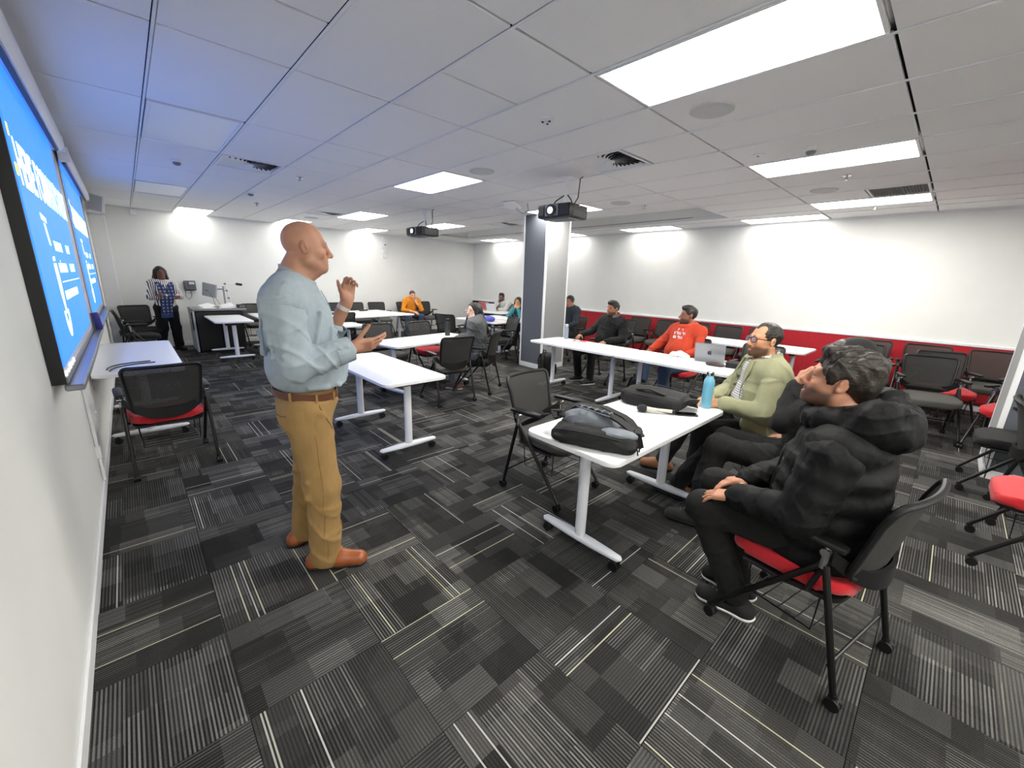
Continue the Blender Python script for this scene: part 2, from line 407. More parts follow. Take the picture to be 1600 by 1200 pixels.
LIT_LABEL = {(1.47, -3.17): 'unseen fill light panel added behind the camera, nearest the screen wall', (3.87, -3.17): 'unseen fill light panel added behind the camera, second from the red wall', (2.67, -3.17): 'unseen fill light panel added behind the camera, middle one', (5.07, -3.17): 'unseen fill light panel added behind the camera, nearest the red wall', (0.27, -1.97): 'unseen fill light panel added just behind the camera by the screen wall',
 (2.07, 0.43): 'largest glowing ceiling light panel at the top edge of the picture', (4.47, 0.43): 'bright ceiling light panel beside the flat round ceiling speaker, second toward the red wall',
 (6.87, 0.43): 'narrow bright ceiling light panel next to the dark air grille', (2.67, 4.03): 'bright ceiling light panel above the seated dark-haired woman, with a round speaker beside it',
 (5.07, 4.03): 'bright ceiling light panel just behind the projector at the pillar', (3.27, 7.63): "bright ceiling light panel above the speaking man's forehead",
 (5.07, 7.63): 'bright ceiling light panel just behind the farther projector', (0.87, 10.03): 'ceiling light panel at the back wall above the wall phone',
 (2.67, 10.03): "ceiling light panel at the back wall right behind the bald man's head", (4.47, 10.03): 'ceiling light panel at the back wall above the clock-like wall device',
 (7.85, 1.63): 'thin bright ceiling light panel along the white wall, nearest of that row', (7.85, 4.03): 'thin bright ceiling light panel along the white wall beside the coffer, second of that row',
 (7.85, 6.43): 'ceiling light panel along the white wall just past the pillar', (7.85, 8.83): 'ceiling light panel along the white wall nearest the far corner'}
def panel_light(x0, x1, y0, y1, lit):
    lab = 'unlit ceiling light panel catching glow above the screens'
    if lit: lab = [v for k_, v in LIT_LABEL.items() if abs(k_[0]-x0) < .03 and abs(k_[1]-y0) < .03][0]
    elif y0 < 5: lab = 'switched-off ceiling light panel with a pale glow, nearer one above the screens'
    else: lab = 'switched-off ceiling light panel, farther small one near the front left corner'
    t = thing('ceiling_light', lab, 'light', ((x0+x1)/2, (y0+y1)/2, ZC), 0, 'ceiling light panels')
    wx, wy = x1-x0-0.03, y1-y0-0.03
    f = MB()
    for sx in (-1, 1): f.box((sx*(wx/2-0.008), 0, 0.008), (0.016, wy, 0.03), bev=0.002)
    for sy in (-1, 1): f.box((0, sy*(wy/2-0.008), 0.008), (wx-0.033, 0.016, 0.03), bev=0.002)
    f.build('frame', M_grid, t)
    MB().box((0, 0, 0.008), (wx-0.034, wy-0.034, 0.006)).build('diffuser', (M_litp if (x0 > 7.6 or y0 > 9.9) else M_lit) if lit else M_off, t, smooth=0)
for s in SLOTS_LIT: panel_light(*s, True)
for s in SLOTS_OFF: panel_light(*s, False)
# swirl diffusers
VL = {(0.87, 5.23): 'square swirl air vent in the bluish ceiling above the screens', (3.27, 2.23): 'square swirl air vent, large one near the big light panel', (2.67, 8.23): 'small far swirl air vent above the bald man', (5.67, 6.43): 'far swirl air vent between the two projectors'}
for (x0, x1, y0, y1) in SLOTS_VENT:
    lab = [v for k_, v in VL.items() if abs(k_[0]-x0) < .03 and abs(k_[1]-y0) < .03][0]
    t = thing('air_vent', lab, 'vent', ((x0+x1)/2, (y0+y1)/2, ZC), 0, 'swirl ceiling vents')
    w_ = x1-x0-0.03
    MB().box((0, 0, 0.022), (w_, w_, 0.006)).build('backing', M_dark, t, smooth=0)
    f = MB()
    for sx in (-1, 1): f.box((sx*(w_/2-0.012), 0, 0.006), (0.024, w_, 0.02), bev=0.002)
    for sy in (-1, 1): f.box((0, sy*(w_/2-0.012), 0.006), (w_-0.049, 0.024, 0.02), bev=0.002)
    f.build('frame', M_white, t)
    MB().cyl((0, 0, 0.0), (0, 0, 0.014), 0.045, 20).build('hub', M_white, t)
    bl = MB(); NB = 26
    for k_ in range(NB):
        a0 = 2*PI*k_/NB; P = []
        for q in range(6):
            r = 0.05+0.235*q/5; a = a0+0.9*(q/5)**1.3
            lim = (w_/2-0.026)/max(abs(math.cos(a)), abs(math.sin(a)))
            rr = min(r*1.36*(0.75+0.25*q/5), lim)
            P.append((rr*math.cos(a), rr*math.sin(a), 0.004, rr))
        for p_, q_ in zip(P, P[1:]):
            d = Vector((q_[0]-p_[0], q_[1]-p_[1], 0)); 
            if d.length < 1e-4: continue
            n = Vector((-d.y, d.x, 0)).normalized()
            h1, h2 = 0.0035+0.055*p_[3], 0.0035+0.055*q_[3]
            v = [bl.bm.verts.new(Vector(p_[:3])+n*h1+Vector((0, 0, 0.012))), bl.bm.verts.new(Vector(p_[:3])-n*h1), bl.bm.verts.new(Vector(q_[:3])-n*h2), bl.bm.verts.new(Vector(q_[:3])+n*h2+Vector((0, 0, 0.012)))]
            bl.bm.faces.new(v)
    bl.build('blades', M_white, t, smooth=0)
for (x0, x1, y0, y1) in SLOTS_GR:
    t = thing('return_grille', 'dark slotted return air grille in the ceiling beside a light panel', 'vent', ((x0+x1)/2, (y0+y1)/2, ZC), 0)
    w_, h_ = x1-x0-0.03, y1-y0-0.02
    MB().box((0, 0, 0.02), (w_, h_, 0.006)).build('backing', M_dark, t, smooth=0)
    f = MB()
    for sx in (-1, 1): f.box((sx*(w_/2-0.01), 0, 0.004), (0.02, h_, 0.018), bev=0.002)
    for sy in (-1, 1): f.box((0, sy*(h_/2-0.01), 0.004), (w_-0.041, 0.02, 0.018), bev=0.002)
    f.build('frame', M_grid, t)
    sm = MB().box((0, 0, 0), (w_-0.044, 0.006, 0.02), rot=(0.7, 0, 0)).mesh('slat', mat('grille_grey', (96, 96, 94), 0.6), smooth=0)
    n = 18
    for k_ in range(n): link('slat', sm, t, (0, -h_/2+0.035+(h_-0.07)*k_/(n-1), 0.006))
# round ceiling speakers, sprinklers, detectors
M_spk = mat('speaker_grille', (206, 207, 208), 0.85)
for (x, y, lab) in ((2.97, 1.34, 'round grey ceiling speaker right beside the biggest light panel'), (2.96, 3.73, 'round ceiling speaker at the corner of the mid light panel'),
                    (6.06, 1.30, 'round ceiling speaker next to the dark return grille'), (5.35, 3.55, 'round ceiling speaker near the pillar projector'), (3.0, 9.4, "round ceiling speaker above the bald man's head")):
    t = thing('ceiling_speaker', lab, 'speaker', (x, y, ZC), 0, 'round ceiling speakers')
    MB().lathe([(0.135, 0.0), (0.135, -0.008), (0.128, -0.011), (0.120, -0.008)], seg=32).build('ring', M_spk, t)
    MB().lathe([(0.119, -0.003), (0.119, -0.007), (0.06, -0.009), (0.01, -0.010)], seg=32).build('grille', M_spk, t)
for (x, y, lab) in ((5.44, 1.0, 'ceiling sprinkler head beside the second light panel in the right half'), (1.72, 5.68, 'ceiling sprinkler head right of the bluish swirl vent'), (1.80, 8.3, 'small far ceiling sprinkler above the bald man'),
                    (5.75, 3.4, 'ceiling sprinkler head near the pillar projector'), (7.5, 1.0, 'ceiling sprinkler head near the right wall'), (7.65, 8.6, 'far ceiling sprinkler near the corner soffit'), (2.06, -0.1, 'ceiling sprinkler head at the very top of the picture')):
    t = thing('sprinkler', lab, 'sprinkler', (x, y, ZC), 0, 'ceiling sprinklers')
    MB().lathe([(0.04, 0), (0.038, -0.006), (0.02, -0.009)], seg=20).build('collar', M_chrome, t)
    MB().cyl((0, 0, -0.009), (0, 0, -0.035), 0.009, 10).tube([(0.012, 0, -0.01), (0.015, 0, -0.03), (0, 0, -0.045)], 0.003, 6).tube([(-0.012, 0, -0.01), (-0.015, 0, -0.03), (0, 0, -0.045)], 0.003, 6).build('body', M_chrome, t)
    MB().cyl((0, 0, -0.045), (0, 0, -0.048), 0.02, 14).build('deflector', M_chrome, t)
t = thing('smoke_detector', 'round white detector with three dark ports near the big swirl vent', 'detector', (2.37, 2.25, ZC))
MB().lathe([(0.055, 0), (0.055, -0.006), (0.042, -0.014), (0.03, -0.02), (0.012, -0.022)], seg=28).build('base', M_white, t)
for k_ in range(3):
    MB().cyl((0.028*math.cos(2.1*k_+.5), 0.028*math.sin(2.1*k_+.5), -0.017), (0.028*math.cos(2.1*k_+.5), 0.028*math.sin(2.1*k_+.5), -0.025), 0.009, 10).build('port', M_black, t)
t = thing('ceiling_rose', 'small flat white disc on the ceiling left of the dome sensor', 'detector', (4.19, 1.43, ZC))
MB().lathe([(0.05, 0), (0.05, -0.004), (0.02, -0.008)], seg=24).build('disc', M_white, t); MB().cyl((0, 0, -0.008), (0, 0, -0.014), 0.008, 10).build('port', M_grey, t)
for (x, y, lab) in ((4.27, 1.06, 'white dome motion sensor beside the second right light panel'), (0.58, 5.92, 'white dome sensor on the blue-lit ceiling tile above the screens'), (1.52, 7.3, 'small dome sensor on the far ceiling, beyond the bluish vent')):
    t = thing('dome_sensor', lab, 'sensor', (x, y, ZC), 0, 'ceiling dome sensors')
    MB().lathe([(0.055, 0), (0.055, -0.012), (0.045, -0.022)], seg=24).build('base', M_white, t)
    MB().lathe([(0.036, -0.022), (0.034, -0.036), (0.022, -0.048), (0.005, -0.052)], seg=24).build('dome', M_grey, t)
t = thing('exit_camera', 'small white box sensor hanging at the top of the back wall, left end', 'sensor', (0.29, YB-0.05, 2.62))
MB().box((0, 0, 0.0), (0.09, 0.08, 0.10), bev=0.01).build('body', M_white, t); MB().box((0, 0.02, 0.06), (0.03, 0.03, 0.04)).build('bracket', M_white, t)
t = thing('wireless_unit', 'white angled unit with a hanging cable on the ceiling, left of the pillar', 'sensor', (4.35, 4.75, ZC))
MB().box((0, 0, -0.045), (0.22, 0.22, 0.03), rot=(0.0, 0.25, 0.3), bev=0.01).build('body', M_white, t)
MB().cyl((0, 0, 0), (0, 0, -0.04), 0.02, 12).build('stem', M_white, t)
MB().tube([(0.22, -0.1, 0), (0.24, -0.1, -0.10), (0.15, -0.08, -0.15), (0.06, -0.04, -0.10), (0.08, 0, -0.05)], 0.006, 6).build('cable', M_grey, t)

# ---- pillars
def pillar(n, x0, x1, y0, y1):
    p = struct(MB().box(((x0+x1)/2, (y0+y1)/2, ZC/2), (x1-x0-0.02, y1-y0-0.02, ZC)).build('trim_%d' % n, M_trim, smooth=0))
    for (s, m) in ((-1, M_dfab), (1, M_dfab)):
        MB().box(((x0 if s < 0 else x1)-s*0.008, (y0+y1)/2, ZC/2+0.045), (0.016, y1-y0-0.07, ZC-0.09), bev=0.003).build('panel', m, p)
    for s in (-1, 1):
        MB().box(((x0+x1)/2, (y0 if s < 0 else y1)-s*0.008, ZC/2+0.045), (x1-x0-0.07, 0.016, ZC-0.09), bev=0.003).build('panel', M_gfab, p)
    for cx, sx in ((x0, 1), (x1, -1)):
        for cy, sy in ((y0, 1), (y1, -1)):
            MB().box((cx+sx*0.016, cy+sy*0.016, ZC/2), (0.036, 0.036, ZC), bev=0.004).build('corner_trim', M_trim, p)
    b = MB()
    for s, y in ((1, y0), (-1, y1)): b.box(((x0+x1)/2, y+s*0.004, 0.045), (x1-x0-0.04, 0.012, 0.09))
    for s, x in ((1, x0), (-1, x1)): b.box((x+s*0.004, (y0+y1)/2, 0.045), (0.012, y1-y0-0.04, 0.09))
    b.build('skirting', M_trim, p)
    return p
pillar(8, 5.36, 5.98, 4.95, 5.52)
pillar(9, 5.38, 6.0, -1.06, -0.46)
# ================================================================== SCREENS on the left wall
M_blue = mat('projected_blue', (52, 126, 255), 0.5, emit=SCREEN)
M_sttxt = mat('projected_white', (246, 246, 240), 0.5, emit=1.0)
M_styel = mat('projected_yellow', (250, 222, 60), 0.5, emit=0.9)
M_stcyan = mat('projected_pale_cyan', (200, 246, 255), 0.5, emit=1.0)
M_board = mat('whiteboard', (226, 228, 232), 0.3, spec=0.5)
M_alu = mat('aluminium_trim', (150, 152, 155), 0.35, metal=0.6)
def screen(lab, y0, y1, z0, z1, iy0, iy1, iz0, iz1):
    X = -0.285
    t = thing('projection_board', lab, 'screen', (XL, (y0+y1)/2, 0), 0, 'boards with projected blue slides')
    oy = -(y0+y1)/2
    def B(name, m, c, d, bev=0.0, **k): return MB().box((c[0]-XL, c[1]+oy, c[2]), d, bev=bev).build(name, m, t, **k)
    B('side_casing', M_black, ((XL+X)/2, y0+0.012, (z0+z1)/2), (X-XL, 0.024, z1-z0), 0.002)
    B('side_casing', M_black, ((XL+X)/2, y1-0.012, (z0+z1)/2), (X-XL, 0.024, z1-z0), 0.002)
    B('board', M_board, ((XL+X)/2, (y0+y1)/2, (z0+z1)/2), (X-XL-0.004, y1-y0-0.05, z1-z0))
    f = MB()
    f.box((X-XL, (y0+y1)/2+oy, z0+0.015), (0.012, y1-y0-0.05, 0.03), bev=0.003); f.box((X-XL, y1+oy-0.03, (z0+z1)/2), (0.012, 0.035, z1-z0), bev=0.003)
    f.build('edge_trim', M_alu, t)
    B('top_band', M_black, (X+0.002, (y0+y1)/2, iz1+0.035), (0.012, y1-y0-0.06, 0.07), 0.002)
    B('pen_tray', M_alu, (X+0.025, (y0+y1)/2, z0-0.02), (0.07, y1-y0, 0.03), 0.006)
    pic = B('picture', M_blue, (X+0.001, (iy0+iy1)/2, (iz0+iz1)/2), (0.006, iy1-iy0, iz1-iz0), smooth=0)
    W, H = iy1-iy0, iz1-iz0
    def P(u, v): return (X+0.0045-XL, iy0+u*W+oy, iz0+v*H)
    def M(u, v):   # text plane: x of text -> +Y, y of text -> +Z, normal -> +X
        p = P(u, v)
        return Matrix(((0, 0, 1, p[0]), (1, 0, 0, p[1]), (0, 1, 0, p[2]), (0, 0, 0, 1)))
    hs = 0.275*H/1.4
    text_mesh('HERE FOR', hs, M_sttxt, 'slide_text', pic, M(0.045, 0.60), sx=0.80, bold=0.006)
    text_mesh("WHAT'S NEXT", hs, M_stcyan, 'slide_text', pic, M(0.475, 0.60), sx=0.68, bold=0.006)
    y_ = MB(); p = P(0.0, 0.62)
    y_.box((p[0], p[1]+0.035, p[2]+0.02), (0.002, 0.05, 0.05)); y_.box((p[0], p[1]+0.045, p[2]+0.18), (0.002, 0.03, 0.05))
    y_.build('slide_accent', M_styel, pic, smooth=0)
    for (u, v, s, tx) in ((0.37, 0.405, 0.062, 'TE KUNENGA'), (0.37, 0.315, 0.062, 'KI PŪREHUROA'), (0.69, 0.405, 0.062, 'MASSEY'), (0.69, 0.315, 0.062, 'UNIVERSITY'), (0.37, 0.20, 0.058, 'UNIVERSITY OF NEW ZEALAND')):
        text_mesh(tx, s*1.25*H/1.4, M_stcyan, 'slide_text', pic, M(u, v), sx=0.86, bold=0.0015)
    r = MB(); a, b = P(0.37, 0.275), P(0.95, 0.275); r.box(((a[0]+b[0])/2, (a[1]+b[1])/2, a[2]), (0.002, b[1]-a[1], 0.006)); r.build('slide_rule', M_stcyan, pic, smooth=0)
    # emblem: staff with a bar on top, a leaf-like blade and a hook at the foot
    e = MB()
    def poly(pts):
        q = [P(u, v) for u, v in pts]
        vs = [e.bm.verts.new((c[0]+0.001, c[1], c[2])) for c in q]; e.bm.faces.new(vs)
    poly([(0.215, 0.535), (0.315, 0.525), (0.31, 0.505), (0.22, 0.512)])
    poly([(0.245, 0.50), (0.275, 0.50), (0.30, 0.42), (0.27, 0.42)])
    poly([(0.262, 0.375), (0.312, 0.38), (0.305, 0.362), (0.262, 0.36)])
    poly([(0.255, 0.35), (0.318, 0.352), (0.322, 0.27), (0.305, 0.15), (0.285, 0.15), (0.262, 0.24)])
    for k_ in range(8):
        a0, a1 = PI*(1.0+k_/8), PI*(1.0+(k_+1)/8)
        c = (0.292, 0.165)
        poly([(c[0]+0.055*math.cos(a0), c[1]+0.11*math.sin(a0)), (c[0]+0.055*math.cos(a1), c[1]+0.11*math.sin(a1)), (c[0]+0.028*math.cos(a1), c[1]+0.055*math.sin(a1)), (c[0]+0.028*math.cos(a0), c[1]+0.055*math.sin(a0))])
    e.build('slide_emblem', M_sttxt, pic, smooth=0)
    q = MB()
    for k_, dz in enumerate((0.03, 0.02, 0.035, 0.025, 0.03)):
        p = P(0.02+0.05*k_, -0.035); q.box((p[0]-0.0025, p[1], p[2]), (0.002, 0.035, dz*1.4))
    q.build('taskbar_mark', M_sttxt, pic, smooth=0)
    return t
screen('nearer wall board with blue slide, closest to the camera', 2.86, 5.56, 1.02, 2.56, 2.90, 5.06, 1.10, 2.50)
screen('farther wall board with blue slide, beyond the nearer one', 5.66, 8.35, 1.04, 2.56, 5.76, 8.0, 1.12, 2.50)
for (y0, y1, lab) in ((2.55, 4.98, 'white roll-up screen case above the nearer blue slide'), (5.45, 8.3, 'white roll-up screen case above the farther blue slide')):
    t = thing('screen_case', lab, 'screen case', (XL, (y0+y1)/2, 2.5), 0, 'roll-up screen cases')
    L = y1-y0
    MB().prism([(0.065, -0.05), (0.11, -0.055), (0.13, -0.03), (0.135, 0.03), (0.12, 0.06), (0.065, 0.065)], -L/2, L/2, M=Matrix(((1, 0, 0, 0), (0, 0, 1, 0), (0, 1, 0, 0), (0, 0, 0, 1)))).build('case', M_white, t)
    for s in (-1, 1): MB().box((0.100, s*(L/2+0.006), 0.004), (0.072, 0.012, 0.116), bev=0.004).build('end_cap', M_trim, t)
    MB().box((0.09, 0, -0.058), (0.02, L*0.96, 0.012)).build('bottom_bar', M_black, t)
    for s in (-1, 1): MB().box((0.033, s*L*0.3, 0.08), (0.066, 0.05, 0.03), bev=0.003).build('wall_bracket', M_white, t)
t = thing('wall_speaker', 'grey box loudspeaker on the wall in the far left corner beyond the slides', 'speaker', (XL, 9.3, 2.38), 0)
MB().box((0.16, 0, 0.14), (0.18, 0.22, 0.26), rot=(0, 0.18, 0.25), bev=0.012).build('cabinet', M_white, t)
MB().box((0.165, -0.114, 0.14), (0.15, 0.006, 0.23), rot=(0, 0.18, 0.25)).build('grille', mat('speaker_cloth', (178, 179, 184), 0.9), t)
MB().box((0.04, 0.02, 0.05), (0.08, 0.05, 0.05), bev=0.006).tube([(0.06, 0.02, 0.05), (0.12, 0.02, 0.0), (0.16, 0.02, 0.03)], 0.012, 8).build('bracket', M_white, t)
t = thing('whiteboard_eraser', 'dark blue whiteboard eraser at the end of the pen tray between the slides', 'eraser', (-0.262, 5.40, 1.02), 0)
MB().box((0.012, 0, 0.075), (0.05, 0.075, 0.15), rot=(0, -0.10, 0), bev=0.012, seg=2).build('body', mat('eraser_blue', (38, 38, 120), 0.5), t)
MB().box((-0.018, 0, 0.075), (0.014, 0.07, 0.14), rot=(0, -0.10, 0), bev=0.003).build('felt', M_dfab, t)
MB().cyl((0.015, -0.03, 0.005), (0.02, 0.06, 0.005), 0.022, 12).build('cap', mat('eraser_blue', (38, 38, 120), 0.5), t)
for (y, z, lab) in ((4.55, 0.42, 'low wall socket under the table beside the red chair, lower one'), (4.9, 0.60, 'low wall socket under the table beside the red chair, upper one')):
    t = thing('wall_socket', lab, 'socket', (XL, y, z), 0, 'wall sockets')
    MB().box((0.005, 0, 0), (0.010, 0.115, 0.07), bev=0.003).build('plate', M_white, t)
    for s in (-1, 1): MB().box((0.011, s*0.025, 0.0), (0.003, 0.022, 0.022)).build('outlet', M_trim, t)
MB_ = MB().box((0.012, 0, 0), (0.018, 0.02, 1.0), bev=0.004)
t = thing('cable_trunking', 'white vertical cable duct on the wall under the nearer board', 'trunking', (XL, 3.95, 0.58)); MB_.build('duct', M_trim, t); MB().box((0.012, 0, -0.28), (0.03, 0.05, 0.09), bev=0.004).build('box', M_trim, t)

# ================================================================== TABLES
M_ttop = mat('white_laminate', (240, 241, 243), 0.32, spec=0.5)
M_tedge = mat('white_edge', (225, 227, 232), 0.45)
M_tleg = mat('white_powder_coat', (226, 229, 236), 0.38)
HT = 0.73
def table(cx, cy, rz, L, W, lab, name='flip_top_table', inset=0.2, feet=True):
    """L along local x, feet run along local y"""
    t = thing(name, lab, 'table', (cx, cy, 0), rz, 'white flip-top tables')
    MB().prism(rrect(L, W, 0.055), HT-0.026, HT, bev=0.004).build('tabletop', M_ttop, t)
    bar = MB().box((0, 0, HT-0.062), (L-2*inset-0.06, 0.05, 0.035), bev=0.004)
    bar.build('beam', M_tleg, t)
    for s in (-1, 1):
        x = s*(L/2-inset)
        leg = MB()
        leg.tube([(x, 0, 0.10), (x, 0, HT-0.085)], 0.034, 20, sy=0.8)
        l_ = leg.build('leg', M_tleg, t)
        MB().box((x, 0, HT-0.056), (0.075, 0.26, 0.058), bev=0.008).build('bracket', M_black, l_)
        prof = []
        n = 18; Lf = W*0.47
        ft = MB()
        def fn(u, v):
            a = 2*PI*u; y = (v*2-1)*Lf; e = 1-abs(v*2-1)
            wd = 0.024+0.010*min(1, e*1.6); hh = 0.013+0.008*min(1, e*1.6)
            if e < 0.02: wd *= 0.35; hh *= 0.35
            elif e < 0.06: wd *= 0.8; hh *= 0.8
            return (x+wd*math.copysign(abs(math.cos(a))**0.7, math.cos(a)), y, 0.085+hh*math.copysign(abs(math.sin(a))**0.7, math.sin(a)))
        vv = [0, 0.03, 0.08, 0.2, 0.35, 0.5, 0.65, 0.8, 0.92, 0.97, 1.0]
        V = [[ft.bm.verts.new(fn(i/16, q)) for q in vv] for i in range(16)]
        for i in range(16):
            for j in range(len(vv)-1): ft.bm.faces.new((V[i][j], V[(i+1) % 16][j], V[(i+1) % 16][j+1], V[i][j+1]))
        ft.bm.faces.new([V[i][0] for i in range(16)]); ft.bm.faces.new([V[i][-1] for i in range(16)][::-1])
        f_ = ft.build('foot', M_tleg, t)
        for sy in (-1, 1):
            c = MB()
            for q in (-1, 1): c.cyl((x+q*0.012-0.009, sy*(Lf-0.04), 0.029), (x+q*0.012+0.009, sy*(Lf-0.04), 0.029), 0.029, 16)
            c.cyl((x, sy*(Lf-0.04), 0.03), (x, sy*(Lf-0.04), 0.082), 0.010, 8); c.box((x, sy*(Lf-0.04)+0.006, 0.052), (0.036, 0.04, 0.02), bev=0.006)
            c.build('caster', M_black, f_)
    return t
R90 = PI/2
T1 = table(2.30, 1.27, 0, 1.40, 0.62, 'white table nearest the camera, with black bags and blue bottle on it')
T2 = table(1.70, 3.70, R90, 1.46, 0.60, "empty white table just behind the speaking man's back hand")
T3 = table(-0.02, 5.55, R90, 1.95, 0.60, 'empty white table against the screen wall in front of the red chair', inset=0.42)
T4 = table(3.02, 5.05, math.radians(10), 1.50, 0.66, 'white table with a dark flask, where the dark-haired woman sits')
T5 = table(4.60, 3.47, R90, 1.45, 0.68, 'white table joined to the pillar, with red papers on it')
T6 = table(4.60, 2.02, R90, 1.45, 0.68, 'white table carrying the open silver laptop')
T7 = table(7.05, 2.15, R90, 1.75, 0.75, 'white table behind the man in the orange hoodie, near the red wall')
T8 = table(1.30, 9.17, R90, 1.36, 0.58, 'small white table standing in front of the black lectern')
T9 = table(2.10, 9.35, R90, 1.55, 0.66, 'white table right of the lectern, half hidden by the speaking man')
T11 = table(2.25, 7.30, 0, 1.5, 0.62, "white table mostly hidden behind the speaking man's forearm")
T10 = table(4.05, 8.95, math.radians(8), 1.7, 0.75, 'white table in front of the man in the orange shirt')
T10b = table(3.9, 9.72, math.radians(8), 1.7, 0.75, 'farther white table pushed behind the one before the orange-shirted man')
T12 = table(6.38, 6.92, math.radians(-84), 1.5, 0.66, 'white table of the woman in teal, half hidden by the pillar')
T13 = table(7.35, 8.75, math.radians(-84), 1.5, 0.66, 'white table of the man behind the open laptops in the far corner')
T14 = table(5.62, 6.90, math.radians(-86), 1.3, 0.62, 'far white table right behind the dark-haired woman, with a blue bag')

# ================================================================== CHAIRS
SEAT_M = {'red': mat('red_seat_fabric', (190, 18, 32), 0.9, bump=0.35, bscale=420, var=0.08, vscale=60, sheen=0.2),
          'grey': mat('grey_seat_fabric', (80, 79, 76), 0.9, bump=0.35, bscale=420, var=0.06, vscale=60),
          'black': mat('black_seat_fabric', (24, 24, 26), 0.9, bump=0.35, bscale=420, var=0.08, vscale=60)}
def mesh_material():
    m = bpy.data.materials.new('chair_mesh'); m.use_nodes = True
    nt = m.node_tree; b = nt.nodes['Principled BSDF']
    b.inputs['Base Color'].default_value = (*srgb(52, 52, 50), 1); b.inputs['Roughness'].default_value = 0.7
    tc = nt.nodes.new('ShaderNodeTexCoord'); mp = nt.nodes.new('ShaderNodeMapping'); mp.inputs['Scale'].default_value = (330, 330, 330)
    nt.links.new(tc.outputs['Object'], mp.inputs[0])
    sp = nt.nodes.new('ShaderNodeSeparateXYZ'); nt.links.new(mp.outputs[0], sp.inputs[0])
    a = math_node(nt, 'GREATER_THAN', math_node(nt, 'PINGPONG', sp.outputs[0], 1.0), 0.62)
    c = math_node(nt, 'GREATER_THAN', math_node(nt, 'PINGPONG', sp.outputs[2], 1.0), 0.62)
    hole = math_node(nt, 'MULTIPLY', a, c)
    al = math_node(nt, 'SUBTRACT', 1.0, math_node(nt, 'MULTIPLY', hole, 1.0))
    al = math_node(nt, 'MULTIPLY', al, 0.94)
    nt.links.new(al, b.inputs['Alpha'])
    return m
M_mesh = mesh_material()
def back_pt(u, z):
    """u -1..1 across, z height -> point of the backrest surface (local, chair faces +y)"""
    k = (z-0.50)/0.38
    hw = 0.205+0.03*k
    y = -0.235-0.075*k-0.05*max(0, k-0.75)*1.2+0.045*(u*u)*(1-0.25*k)
    return Vector((u*hw, y, z))
def back_n(u, z):
    a = back_pt(u+0.01, z)-back_pt(u-0.01, z); b = back_pt(u, z+0.01)-back_pt(u, z-0.01)
    return b.cross(a).normalized()*-1
